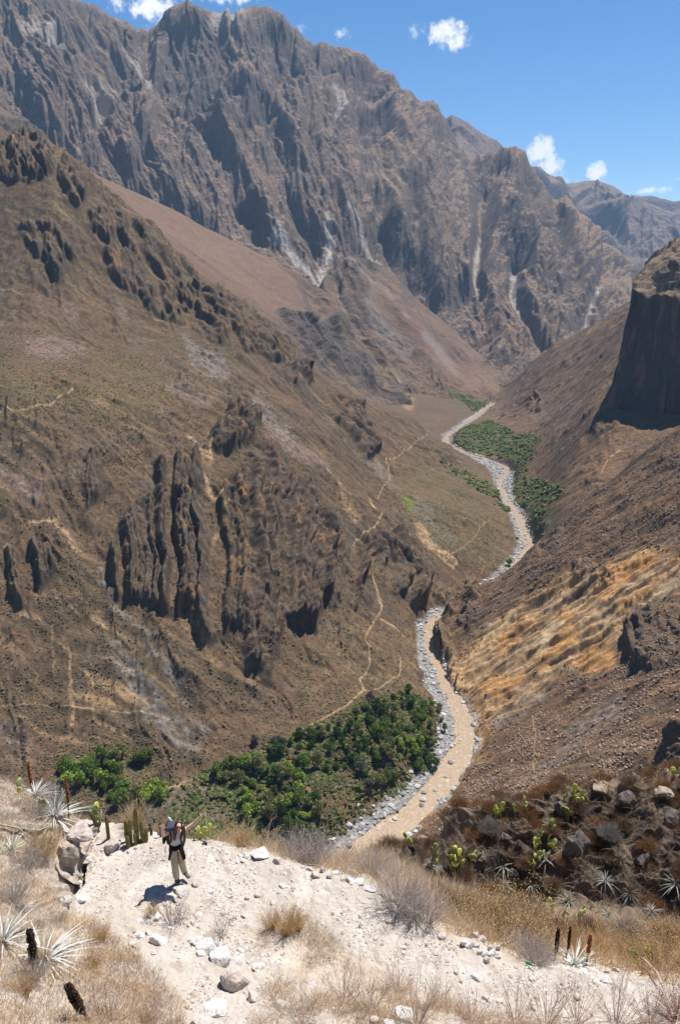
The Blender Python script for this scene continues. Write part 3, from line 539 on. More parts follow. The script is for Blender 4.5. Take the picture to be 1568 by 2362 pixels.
# shadowed cliffs: the ground drops out of the face here
F_cliff = [([(372,35),(470,30),(520,60),(540,130),(520,190),(480,240),(440,262),(410,200),(365,150)],1.0),([(560,60),(640,40),(700,110),(720,180),(640,160),(590,110)],.7),
  ([(255,100),(300,130),(320,190),(270,180)],.9),([(1170,460),(1210,480),(1235,540),(1210,590),(1160,560),(1150,510)],1.0),([(840,230),(900,230),(910,290),(850,300)],.9),([(100,80),(160,70),(170,110),(110,110)],.7),([(520,170),(600,190),(640,240),(570,270),(530,240)],.8),
  ([(730,120),(850,150),(890,200),(800,190)],.7),([(930,420),(980,440),(1000,500),(950,500)],.6),([(1240,470),(1300,480),(1330,560),(1280,560)],.6),([(280,420),(330,400),(340,450),(300,460)],.6),([(540,440),(600,440),(590,480),(550,480)],.9),([(850,450),(900,480),(920,560),(880,540)],.9)]
def relief_F(X, Y, Z, u, v, nx, ny, nz, t):
    wu = u + 12*fbm(X/260, Y/260, 4, 5); wv = v + 12*fbm(X/260, Y/260, 4, 15)
    sx, sy = nx/np.maximum(nz,.2), ny/np.maximum(nz,.2)
    m = sstep(.12, .3, t)
    ln = np.sqrt(sx*sx+sy*sy)+1e-6; rl = np.sqrt(X*X+Y*Y); tw = .5*fbm(X/900, Y/900, 2, 303); dx_, dy_ = -X/rl, -Y/rl; q_ = .68*sstep(350, 900, u)+.15; sx = (1-q_)*sx/ln + q_*(dx_ - tw*dy_); sy = (1-q_)*sy/ln + q_*(dy_ + tw*dx_)
    wx = X + 110*fbm(X/700, Y/700, 2, 301); wy = Y + 110*fbm(X/700, Y/700, 2, 302)
    G1 = gully(wx, wy, sx, sy, 760, 4, 201, .5, 1.0, .4); G2 = gully(wx, wy, sx, sy, 150, 4, 223, .6, 1.2, .25)
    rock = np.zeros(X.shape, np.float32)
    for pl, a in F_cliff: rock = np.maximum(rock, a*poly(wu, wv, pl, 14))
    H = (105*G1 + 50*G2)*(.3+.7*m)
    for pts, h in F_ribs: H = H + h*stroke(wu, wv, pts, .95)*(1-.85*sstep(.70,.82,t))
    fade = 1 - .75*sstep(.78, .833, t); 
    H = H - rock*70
    fin = gully(X, Y, sx, sy, 90, 2, 281, .6, 1.8, .2); H += (rock*18+ 7*sstep(0,.4,fbm(X/200,Y/200,3,208)))*fin
    H += 9*gully(wx, wy, sx, sy, 52, 3, 261, .6, 1.2, .3) + 17*gully(X, Y, sx, sy, 260, 2, 271, .6, 1.6, .3) + 5*fbm(X/26, (Y+Z)/34, 3, 210, .6)
    k = .5
    X = X + nx*H*k*fade; Y = Y + ny*H*k*fade; Z = Z + H*np.maximum(nz,.5)*fade
    # crags along the skyline
    crag = np.exp(-((t-.833)/.02)**2); Z = Z + crag*(16*ridged(X/60, Y/200, 4, 211, .65)-8)
    return X, Y, Z, dict(rock=rock, G1=G1, G2=G2, wu=wu, wv=wv, t=t)
def colour_F(X, Y, Z, u, v, nz, e):
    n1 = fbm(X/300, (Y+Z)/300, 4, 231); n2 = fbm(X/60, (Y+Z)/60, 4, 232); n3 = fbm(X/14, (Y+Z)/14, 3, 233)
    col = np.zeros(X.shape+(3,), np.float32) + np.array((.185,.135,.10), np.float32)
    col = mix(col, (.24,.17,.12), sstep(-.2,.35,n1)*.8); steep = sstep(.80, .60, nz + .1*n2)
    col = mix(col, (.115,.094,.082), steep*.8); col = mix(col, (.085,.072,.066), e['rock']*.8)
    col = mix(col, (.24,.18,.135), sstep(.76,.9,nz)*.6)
    wu, wv = e['wu'], e['wv']
    def S(c, a, *pts):
        nonlocal col; col = mix(col, c, a*stroke(wu, wv, [(p[0], p[1], p[2]*1.35) for p in pts], .6)*np.clip(1.0+n2*1.0, 0, 1))
    P2 = (.46,.41,.36)
    S(P2,.8,(1120,480,6),(1110,530,10),(1098,570,10),(1100,620,8),(1106,650,6)); S(P2,.8,(1184,560,8),(1188,620,10),(1195,680,8)); S((.33,.3,.28),.8,(1200,680,4),(1225,730,5),(1258,790,6))
    S(P2,.7,(1390,640,8),(1360,700,12),(1335,745,8)); S(P2,.8,(760,490,6),(765,560,14),(740,620,14),(735,660,8)); S((.38,.35,.32),.8,(640,535,20),(680,570,14),(710,610,10),(735,645,6))
    S(P2,.7,(860,420,4),(866,470,5)); S(P2,.7,(800,500,8),(850,570,10),(920,640,10)); S(P2,.6,(215,175,30),(240,210,40),(228,240,12)); S(P2,.6,(285,90,8),(330,130,14),(350,190,10)); S(P2,.6,(500,30,20),(545,40,30)); S((.24,.19,.15),.7,(430,265,8),(470,255,16),(500,248,12)); S(P2,.6,(770,210,10),(790,240,16),(775,265,6)); S(P2,.5,(60,40,26),(110,70,30)); S(P2,.4,(120,80,20),(150,120,20))
    S((.26,.2,.15),.6,(870,390,40),(910,420,50)); S((.2,.13,.09),.5,(1180,700,40),(1240,760,60),(1140,740,60))
    return sat(col, 1.2)*(1+.25*n3)[..., None]
mF = land_mat("far_mountain_rock", 26.0, 6.0, 7.0, .3)
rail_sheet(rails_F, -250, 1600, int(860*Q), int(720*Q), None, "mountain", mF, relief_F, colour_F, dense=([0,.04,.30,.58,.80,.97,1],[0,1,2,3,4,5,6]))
# ---- the smooth brown spur in front of it
E_crest = [(-250,100,1500),(-100,180,1550),(0,245,1600),(60,290,1650),(130,335,1700),(165,358,1700),(230,405,1720),(330,450,1760),(430,498,1800),(464,520,1780),(578,575,1800),(670,616,1790),(743,668,1760),(800,738,1720),(860,820,1660),(930,905,1600),(1000,965,1560),(1060,985,1540),(1240,1000,1600)]
E_foot = [(-250,420,1250),(0,390,1250),(100,430,1280),(250,560,1230),(400,690,1200),(550,800,1200),(700,905,1260),(800,955,1300),(900,1000,1320),(1000,1040,1340),(1060,1050,1360),(1240,1060,1450)]
def E_mid(t, d, bump=0):
    c = np.array(E_crest, float); f = np.array(E_foot, float); Us = np.linspace(-250, 1240, 40)
    return list(zip(Us, np.interp(Us, f[:,0], f[:,1])*(1-t)+np.interp(Us, c[:,0], c[:,1])*t - bump, np.interp(Us, f[:,0], f[:,2])*(1-d)+np.interp(Us, c[:,0], c[:,2])*d))
E_back = [(u, v+70, d+330) for u, v, d in E_crest]; E_under = [(u, v+60, d-120) for u, v, d in E_foot]
def relief_E(X, Y, Z, u, v, nx, ny, nz, t):
    wu = u + 8*fbm(X/120, Y/120, 4, 5); wv = v + 8*fbm(X/120, Y/120, 4, 15)
    sx, sy = nx/np.maximum(nz,.2), ny/np.maximum(nz,.2)
    smooth = poly(wu, wv, [(150,350),(330,445),(520,530),(660,570),(740,650),(700,720),(640,740),(560,690),(430,600),(250,440)], 26)
    smooth = np.maximum(smooth, poly(wu, wv, [(820,620),(960,700),(1100,830),(1150,900),(1050,900),(950,800),(850,700)], 26))
    rock = np.zeros(X.shape, np.float32)
    for pl, a in [([(640,720),(780,730),(860,830),(880,880),(800,850),(700,800)],1.0),([(780,560),(830,600),(850,680),(800,640)],.6),([(900,850),(960,890),(950,960),(900,930)],.7),([(-50,250),(60,290),(120,330),(60,340),(-50,320)],1.0),([(960,720),(1040,780),(1090,840),(1060,840),(990,780)],.4)]:
        rock = np.maximum(rock, a*poly(wu, wv, pl, 14))
    G1 = gully(X, Y, sx, sy, 260, 4, 401, .55, 1.0, 1.0); G2 = gully(X, Y, sx, sy, 70, 4, 423, .6, 1.2, 1.0)
    H = (20*G1*(1-.6*smooth) + 7*G2*(1-.85*smooth)); H += rock*16*(1-2*np.abs(perlin((X+Y*.4)/26, (Y-X*.3)/110, 407))) + rock*6
    H += (3*fbm(X/24, Y/24, 4, 410))*(1-.75*smooth) + rock*5*fbm(X/9, (Y+Z)/9, 3, 411)
    for pts, h in [([(600,560,20),(700,640,26),(760,760,30),(850,880,30),(930,960,24)],-16),([(740,560,20),(760,620,20),(800,720,26),(870,830,26)],-14),([(880,630,30),(960,760,40),(1040,880,40)],12),([(700,560,20),(740,640,30),(790,740,30)],10)]:
        H = H + h*stroke(wu, wv, pts, .9)
    fade = 1-.7*sstep(.72,.75,t); crg = np.exp(-((t-.75)/.03)**2)*sstep(640, 740, u)*(1-sstep(850, 950, u)); Z = Z + crg*(9*ridged(X/38, Y/90, 4, 413, .6)-3); rock = np.maximum(rock, crg*.9)
    X = X + nx*H*.5*fade; Y = Y + ny*H*.5*fade; Z = Z + np.maximum(nz,.5)*H*fade
    return X, Y, Z, dict(rock=rock, smooth=smooth, wu=wu, wv=wv)
def colour_E(X, Y, Z, u, v, nz, e):
    n1 = fbm(X/150, Y/150, 4, 431); n2 = fbm(X/30, Y/30, 4, 432); n3 = fbm(X/7, Y/7, 3, 433)
    col = np.zeros(X.shape+(3,), np.float32) + np.array((.150,.106,.078), np.float32)
    col = mix(col, (.160,.106,.082), e['smooth']*.8); col = mix(col, (.17,.125,.095), sstep(-.1,.4,n1)*.6); col = mix(col, (.088,.077,.070), np.maximum(e['rock'], sstep(.8,.65,nz)*.8)*.9)
    wu, wv = e['wu'], e['wv']
    def S(c, a, *pts):
        nonlocal col; col = mix(col, c, a*stroke(wu, wv, list(pts), .6)*np.clip(.75+n2*1.4, 0, 1))
    P2 = (.25,.21,.18); S(P2,.7,(790,590,10),(870,650,10),(940,740,8)); S(P2,.6,(760,580,14),(800,680,12),(790,720,10)); S((.22,.21,.2),.5,(850,680,20),(880,760,40),(940,800,30)); S((.22,.21,.2),.5,(980,780,20),(1050,860,20))
    S((.36,.28,.19),.6,(880,830,10),(930,890,12),(950,940,10)); S((.3,.2,.13),.5,(770,640,8),(800,720,8)); S((.07,.09,.035),.8,(1040,905,14),(1100,925,26),(1130,940,16)); S((.16,.12,.08),.5,(800,760,40),(900,850,50))
    return sat(col, 1.25, .92)*(1+.18*n3)[..., None]
mE = land_mat("brown_spur_soil", 14.0, 3.0, 2.0, .2)
rail_sheet([E_under, E_foot, E_mid(.5,.42), E_crest, E_back], -250, 1240, int(640*Q), int(360*Q), None, "hill", mE, relief_E, colour_E, dense=([0,.06,.5,.95,1],[0,1,2,3,4]))
E2_crest = [(640,790,1900),(690,735,1930),(715,690,1960),(738,662,1985),(752,642,2000),(766,626,2015),(780,612,2035),(792,602,2050),(806,594,2060),(818,592,2070),(850,598,2080),(885,615,2080),(924,645,2070),(959,688,2050),(1024,742,2030),(1084,797,1980),(1130,835,1920),(1174,867,1880),(1200,900,1850),(1240,925,1850)]
E2_foot = [(640,880,1700),(720,860,1680),(800,900,1640),(860,950,1600),(930,985,1560),(1000,1000,1500),(1060,980,1500),(1130,945,1540),(1200,930,1650),(1240,935,1750)]
def E2_mid(t, d):
    c = np.array(E2_crest, float); f = np.array(E2_foot, float); Us = np.linspace(640, 1240, 30)
    return list(zip(Us, np.interp(Us, f[:,0], f[:,1])*(1-t)+np.interp(Us, c[:,0], c[:,1])*t, np.interp(Us, f[:,0], f[:,2])*(1-d)+np.interp(Us, c[:,0], c[:,2])*d))
rail_sheet([[(u, v+60, d-120) for u, v, d in E2_foot], E2_foot, E2_mid(.5,.42), E2_crest, [(u, v+70, d+330) for u, v, d in E2_crest]], 640, 1240, int(400*Q), int(330*Q), None, "hill", mE, relief_E, colour_E, dense=([0,.06,.5,.95,1],[0,1,2,3,4]))
# ---- far ridges
def far_ridge(crest, drop, push, seed, amp, colr, cell):
    foot = [(u, v+drop, d-push) for u, v, d in crest]; back = [(u, v+40, d+900) for u, v, d in crest]
    def rel(X, Y, Z, u, v, nx, ny, nz, t):
        sx, sy = nx/np.maximum(nz,.2), ny/np.maximum(nz,.2); f = 1-.7*sstep(.6,.667,t)
        H = amp*(gully(X, Y, sx, sy, cell, 5, seed, .6, 1.0, 1.0) + .5*(ridged(X/cell*1.7, Y/cell*1.7, 4, seed+3)-.4))
        H -= amp*.9*sstep(.1,.3,fbm(X/cell, Y/cell/3, 3, seed+8))*sstep(.3,.5,t)
        return X+nx*H*.5*f, Y+ny*H*.5*f, Z+H*f, dict()
    def colf(X, Y, Z, u, v, nz, e):
        n1 = fbm(X/cell, (Y+Z)/cell, 4, seed+1); n2 = fbm(X/cell*6, (Y+Z)/cell*6, 3, seed+2)
        c = np.zeros(X.shape+(3,), np.float32) + np.array(colr, np.float32); c = mix(c, (.26,.18,.13), sstep(0,.4,n1)*.6); c = mix(c, (.10,.085,.08), sstep(.75,.5,nz)*.7)
        return c*(1+.25*n2)[..., None]
    U0, U1 = crest[0][0], crest[-1][0]
    rail_sheet([foot, frac_mix(foot, crest, .5), crest, back], U0, U1, int((U1-U0)*.6), 170, None, "mountain", land_mat("hazy_ridge_rock", 60.0, 14.0, 10.0, .2), rel, colf, dense=([0,.45,.95,1],[0,1,2,3]))
def frac_mix(a, b, t): return [(p[0], p[1]*(1-t)+q[1]*t, p[2]*(1-t)+q[2]*t) for p, q in zip(a, b)]
far_ridge([(1000,300,5200),(1020,275,5200),(1040,262,5200),(1060,272,5200),(1085,288,5200),(1110,305,5200),(1128,315,5200),(1142,322,5200),(1152,332,5200),(1165,345,5200),(1200,400,5200)], 150, 1100, 510, 60, (.17,.13,.11), 420)
far_ridge([(1190,360,6200),(1225,385,6200),(1240,382,6200),(1262,402,6300),(1285,405,6400),(1305,422,6500),(1340,420,6600),(1375,420,6600),(1400,426,6600),(1425,436,6500),(1450,450,6400),(1480,456,6300),(1500,470,6200),(1530,484,6100),(1560,500,6000),(1600,510,6000),(1680,540,6000)], 260, 2000, 530, 120, (.16,.125,.105), 700)
far_ridge([(1400,470,7700),(1440,460,7700),(1470,452,7700),(1500,449,7700),(1525,455,7700),(1550,458,7700),(1600,452,7700),(1680,470,7700)], 120, 900, 550, 60, (.18,.14,.12), 700)
far_ridge([(1340,540,4700),(1365,532,4700),(1385,530,4700),(1405,532,4700),(1420,560,4650),(1440,580,4600),(1470,610,4500),(1500,650,4500)], 120, 500, 570, 40, (.13,.105,.09), 300)
# ------------------------------------------------------------------ the sheer butte on the right
def build_butte():
    # plan outline, left edge towards the camera's far right; front face looks at the camera, top slopes up and back
    base = []
    def bp(U, V, D): x, y, z = P(U, V, D); return (float(x), float(y), float(z))
    # three rails: foot, lip of the cliff, cap crest (U, V, D), from the back of the left side round to the right
    foot = [(1440,900,1050),(1412,925,960),(1399,946,905),(1420,970,892),(1480,985,880),(1568,990,868),(1660,990,850),(1800,990,840)]
    lip  = [(1478,640,1055),(1459,652,970),(1452,668,930),(1490,690,915),(1530,682,905),(1568,708,893),(1660,700,880),(1800,700,870)]
    cap1 = [(1484,625,1065),(1482,622,1010),(1490,615,985),(1530,600,960),(1568,590,950),(1610,580,940),(1700,570,930),(1800,560,920)]
    cap2 = [(1500,606,1100),(1515,592,1060),(1535,575,1040),(1560,558,1030),(1590,548,1020),(1640,540,1010),(1720,530,1000),(1800,520,1000)]
    back = [(u+30, v+80, d+120) for u, v, d in cap2]; under = [(u, v+40, d) for u, v, d in foot]
    rails = [under, foot, lip, cap1, cap2, back]; nc = int(420*Q)
    A = np.array([[bp(*p) for p in r] for r in rails]); B = np.stack([smooth_resample(A[:,:,k], len(rails), nc) if False else np.stack([np.interp(np.linspace(0,7,nc), np.arange(8), A[i,:,k]) for i in range(len(rails))]) for k in range(3)], -1)
    T = np.interp(np.linspace(0,1,int(480*Q)), [0,.04,.62,.8,.94,1], [0,1,2,3,4,5]); i = np.clip(T.astype(int), 0, 4); f = (T-i)[:, None, None]
    G = B[i]*(1-f) + B[i+1]*f; X, Y, Z = G[...,0], G[...,1], G[...,2]; TT = np.repeat(T[:,None], nc, 1)
    c = np.cumsum(np.hypot(np.gradient(X[200]), np.gradient(Y[200])))[None, :] + 0*X
    nx, ny, nz = normals(X, Y, Z); ln = np.hypot(nx, ny)+1e-6
    face = sstep(.9,1.1,TT)*(1-sstep(1.9,2.1,TT)); capm = sstep(1.95,2.2,TT)
    hx = -np.gradient(Y, axis=1); hy = np.gradient(X, axis=1); hl = np.hypot(hx, hy)+1e-6; hx /= -hl; hy /= -hl
    cw = c + 5*fbm(c/26, Z/40, 4, 601)
    H = face*(7*(1-2*np.abs(perlin(cw/30, Z/260, 602))) + 2.8*(1-2*np.abs(perlin(cw/9, Z/90, 603))) + 1.2*(1-2*np.abs(perlin(cw/3.5, Z/40, 604))) + 1.0*fbm(cw/6, Z/12, 3, 605))
    X = X + hx*H*-1; Y = Y + hy*H*-1
    Z = Z + capm*(7*ridged(X/45, Y/45, 4, 606)-2 + 2.5*fbm(X/9, Y/9, 4, 607) + 5*np.round(3*fbm(X/40+Z/30, Y/60, 3, 608)))
    n1 = fbm(cw/14, Z/60, 4, 611); n2 = fbm(cw/5, Z/16, 3, 612); n3 = fbm(X/8, Y/8, 4, 613)
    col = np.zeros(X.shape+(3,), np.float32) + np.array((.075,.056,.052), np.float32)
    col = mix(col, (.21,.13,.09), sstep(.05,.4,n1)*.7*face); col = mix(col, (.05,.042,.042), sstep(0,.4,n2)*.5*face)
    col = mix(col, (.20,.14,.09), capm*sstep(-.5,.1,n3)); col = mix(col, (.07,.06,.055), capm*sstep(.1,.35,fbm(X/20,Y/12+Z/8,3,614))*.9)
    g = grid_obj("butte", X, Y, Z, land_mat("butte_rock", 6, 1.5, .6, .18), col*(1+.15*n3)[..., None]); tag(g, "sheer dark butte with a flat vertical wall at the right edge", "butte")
    g['kind'] = 'structure'; del g['label']; del g['category']
build_butte()
# ================================================================== RIVER, GROVE, BUSHES ON THE SLOPES
rng = np.random.default_rng(7)
def ribbon_water():
    # a strip along the bed at water level; the gravel stands above it
    pts = np.array(BED); n = 600; s = np.concatenate([[0], np.cumsum(np.hypot(np.diff(pts[:,0]), np.diff(pts[:,1])))]); t = np.linspace(0, s[-1], n)
    cx, cy, cw = np.interp(t, s, pts[:,0]), np.interp(t, s, pts[:,1]), np.interp(t, s, pts[:,2])*.5+3
    k = np.ones(9)/9; cxs = np.convolve(np.pad(cx,4,'edge'),k,'valid'); cys = np.convolve(np.pad(cy,4,'edge'),k,'valid')
    tx, ty = np.gradient(cxs), np.gradient(cys); L = np.hypot(tx,ty)+1e-6; tx/=L; ty/=L
    o = np.linspace(-1, 1, 16)[None]; X = cxs[:,None]+ty[:,None]*cw[:,None]*o; Y = cys[:,None]-tx[:,None]*cw[:,None]*o
    Z = -260.0 + .10*fbm(X/2.5, Y/2.5, 2, 700)
    m, tt, b = new_mat("muddy_water"); N = tt.nodes; Lk = tt.links
    g = N.new('ShaderNodeNewGeometry'); n1 = N.new('ShaderNodeTexNoise'); n1.inputs['Scale'].default_value = .45; n1.inputs['Detail'].default_value = 6; n1.inputs['Roughness'].default_value=.7; Lk.new(g.outputs['Position'], n1.inputs['Vector'])
    r = N.new('ShaderNodeValToRGB'); r.color_ramp.elements[0].position=.35; r.color_ramp.elements[0].color=(.29,.21,.135,1); r.color_ramp.elements[1].position=.62; r.color_ramp.elements[1].color=(.37,.275,.18,1)
    e = r.color_ramp.elements.new(.67); e.color=(.75,.66,.56,1)
    Lk.new(n1.outputs[0], r.inputs[0]); Lk.new(r.outputs[0], b.inputs['Base Color']); b.inputs['Roughness'].default_value=.22
    bp = N.new('ShaderNodeBump'); bp.inputs['Distance'].default_value=.4; Lk.new(n1.outputs[0], bp.inputs['Height']); Lk.new(bp.outputs[0], b.inputs['Normal'])
    tag(grid_obj("river", X, Y, Z, m), kind='structure')
ribbon_water()
_g = bmesh.new(); bmesh.ops.create_icosphere(_g, subdivisions=1, radius=1); ICO1V = np.array([v.co[:] for v in _g.verts]); ICO1F = np.array([[v.index for v in f.verts] for f in _g.faces]); _g.free()
_g = bmesh.new(); bmesh.ops.create_icosphere(_g, subdivisions=2, radius=1); ICO2V = np.array([v.co[:] for v in _g.verts]); ICO2F = np.array([[v.index for v in f.verts] for f in _g.faces]); _g.free()
def blobs(name, C, S, cols, mat, flat=.7, jit=.3, big=False, smooth=False, parent=None, sink=.2):
    IV, IF = (ICO2V, ICO2F) if big else (ICO1V, ICO1F); n = len(C); nv = len(IV)
    V = IV[None]*np.ones((n,1,1)); V = V*(1+jit*rng.uniform(-1,1,(n,nv,1)))
    a = rng.uniform(0, 6.28, n); ca, sa = np.cos(a)[:,None], np.sin(a)[:,None]; el = rng.uniform(.75,1.3,(n,1))
    x, y, z = V[...,0]*el, V[...,1], V[...,2]*flat*rng.uniform(.8,1.2,(n,1))
    V = np.stack([x*ca-y*sa, x*sa+y*ca, z+flat*(1-2*sink)*.5], -1)*S[:,None,None] + C[:,None,:]
    F = (IF[None] + (np.arange(n)*nv)[:,None,None]).reshape(-1,3); c = np.repeat(cols, nv, 0)*(rng.uniform(.8,1.2,(n*nv,1)))
    return np_mesh(name, V.reshape(-1,3), F, mat, c, smooth=smooth, parent=parent)
VX, VY, VZ = VAL['X'], VAL['Y'], VAL['Z']; Vu, Vv = proj(VX, VY, VZ)
def sample_valley(weight, n):
    A = weight*(np.gradient(VX, axis=1)*np.gradient(VY, axis=0)); A = np.abs(A).ravel(); cs = np.cumsum(A); i = np.searchsorted(cs, rng.uniform(0, cs[-1], n))
    i = np.minimum(i, A.size-1); return i
mb = col_mat("dry_bush_leaves", .95, .2, .5, spec=.05)
frame = ((Vu > -40) & (Vu < 1610) & (Vv > 0) & (Vv < 2050)).astype(float)
def bush_cols(n, pal): pal = np.array(pal); k = rng.integers(0, len(pal), n); return pal[k]*rng.uniform(.75,1.25,(n,1))
rightside = (VX > np.interp(VY, RY, RX)+6)
patchy = sstep(-.25, .35, fbm(VX/22, VY/22, 3, 801))
wR = frame*rightside*(1-VAL['gr'])*(1-.93*VAL['ochre'])*(1-.5*VAL['rock'])*(1-.9*VAL['bare'])*(VY<640)*(.1+patchy)*(700/np.maximum(VY,250))
i = sample_valley(wR, 27000); C = np.stack([VX.ravel()[i], VY.ravel()[i], VZ.ravel()[i]], 1) + rng.normal(0,.25,(len(i),3))*[1,1,0]
tag(blobs("dry_bushes", C, rng.uniform(.2,1.0,len(i))**1.7*.58+.09, bush_cols(len(i), [(.25,.165,.11),(.20,.135,.095),(.25,.20,.165),(.225,.175,.145),(.19,.12,.08),(.30,.20,.125)]), mb, .75, .35), "brown and grey dry bushes dotted over the right canyon slope", "bushes", kind='stuff')
wL = frame*(~rightside)*(1-VAL['gr'])*(1-.6*VAL['rock'])*(1-.93*VAL['bare'])*(VY<760)*(.2+sstep(-.3,.4,fbm(VX/30,VY/30,3,803)))*(500/np.maximum(VY,300))**1.5
i = sample_valley(wL, 30000); C = np.stack([VX.ravel()[i], VY.ravel()[i], VZ.ravel()[i]], 1) + rng.normal(0,.25,(len(i),3))*[1,1,0]
tag(blobs("scrub", C, rng.uniform(.2,.9,len(i))**1.5*.7+.1, bush_cols(len(i), [(.11,.088,.052),(.10,.085,.048),(.13,.10,.065),(.15,.115,.078),(.095,.088,.042)]), mb, .7, .35), "low olive scrub dotted over the left canyon slope", "scrub", kind='stuff')
# boulders in the river bed
mrk = col_mat("river_stone", .9, .2, 1.5, spec=.2)
wB = VAL['gr']*(VY<1400)*frame*(1-.85*VAL['wet']); i = sample_valley(wB, 8500); C = np.stack([VX.ravel()[i], VY.ravel()[i], np.maximum(VZ.ravel()[i], -260.2)], 1)
sz = np.clip(.30*rng.pareto(1.9, len(i))+.22, .22, 1.8)
tag(blobs("river_stones", C, sz, bush_cols(len(i), [(.34,.33,.33),(.27,.27,.28),(.42,.40,.38),(.22,.21,.21)]), mrk, .6, .25), "grey stones and boulders strewn along the river bed", "stones", kind='stuff')
# ---- trees of the grove
def leaf_cloud(lobes, n, size, seed, shell=.45):
    r = np.random.default_rng(seed); L = np.array(lobes); k = r.choice(len(L), n, p=L[:,3]**2/np.sum(L[:,3]**2))
    d = r.normal(size=(n,3)); d /= np.linalg.norm(d, axis=1)[:,None]; rad = L[k,3]*(1-shell*r.random(n)**1.6)
    C = L[k,:3] + d*rad[:,None]*[1,1,.85]
    nrm = d + r.normal(0,.6,(n,3)); nrm /= np.linalg.norm(nrm,axis=1)[:,None]; a = np.cross(nrm, r.normal(size=(n,3))); a /= np.linalg.norm(a,axis=1)[:,None]; b = np.cross(nrm, a)
    s = size*r.uniform(.6,1.3,n)[:,None]; V = np.stack([C-a*s, C+b*s*.7, C+a*s, C-b*s*.7], 1).reshape(-1,3)
    F = np.arange(4*n).reshape(n,4); g = r.uniform(.6,1.35,n)*np.where(k%3==0,.8,1.1); return V, F, np.repeat(g, 4)
mbark = col_mat("bark", .9, .3, 3, base=(.10,.075,.055))
TREEC = {'dark':(.072,.130,.026),'mid':(.140,.215,.036),'bright':(.25,.34,.05),'olive':(.21,.21,.07),'grey':(.15,.155,.11)}
def limb_mesh(segs, nseg=6):
    V, F = [], []
    for (p, q, r0, r1) in segs:
        p, q = np.array(p, float), np.array(q, float); d = q-p; d /= np.linalg.norm(d)+1e-9; a = np.cross(d, [.3,.9,.1]); a /= np.linalg.norm(a); b = np.cross(d, a); o = len(V)
        for (c, r) in ((p, r0), (q, r1)):
            for j in range(nseg): t = 2*math.pi*j/nseg; V.append(c + r*(math.cos(t)*a+math.sin(t)*b))
        for j in range(nseg): F.append((o+j, o+(j+1)%nseg, o+nseg+(j+1)%nseg, o+nseg+j))
    return np.array(V), np.array(F)
def tree_proto(seed, kind, h=6.0, r=3.2):
    rr = np.random.default_rng(seed); lob = []
    for j in range(9): a = rr.uniform(0,6.28); q = rr.uniform(.2,.75)*r; lob.append((q*math.cos(a), q*math.sin(a), h*rr.uniform(.42,.8), r*rr.uniform(.3,.52)))
    lob.append((0,0,h*.78,r*.5)); lob.append((0,0,h*.5,r*.6))
    V, F, g = leaf_cloud(lob, 900, .34, seed); c = np.array(TREEC[kind])[None]*g[:,None]
    segs = [((0,0,-1.2),(0.1,0,h*.3),.26,.2)]
    for (x,y,z,_) in lob[:5]: segs.append(((.1,0,h*.3),(x*.7,y*.7,z*.9),.12,.05))
    tv, tf = limb_mesh(segs)
    e = bpy.data.objects.new("tree", None); COL.objects.link(e)
    np_mesh("trunk", tv, tf, mbark, None, parent=e)
    np_mesh("crown", V, F, mleaf, c, smooth=False, parent=e); return e
mleaf = col_mat("leaves", .6, .15, .8, spec=.25, trans=.35)
def copy_tree(o, parent=None):
    c = o.copy(); COL.objects.link(c)
    if parent: c.parent = parent
    for ch in o.children: copy_tree(ch, c)
    return c
def finder(X, Y, Z):
    U_, V_ = proj(X, Y, Z); h, w_ = X.shape; mu = np.median(U_, axis=0)
    def f(U, V, dmin=0):
        j = int(np.argmin(np.abs(mu-U))); j0, j1 = max(0, j-14), min(w_, j+15)
        d = (U_[:, j0:j1]-U)**2 + (V_[:, j0:j1]-V)**2; near = d < max(9.0, d.min()*1.5+1); yy = np.where(near, Y[:, j0:j1], 1e9); k = np.unravel_index(np.argmin(yy), yy.shape)
        return float(X[k[0], j0+k[1]]), float(Y[k[0], j0+k[1]]), float(Z[k[0], j0+k[1]])
    return f
vfind = finder(VX, VY, VZ)
z8 = lambda L: [(472+.3873*x, 1552+.3873*y) for x, y in L]; z2 = lambda L: [(x*.2582, 1727+y*.2582) for x, y in L]
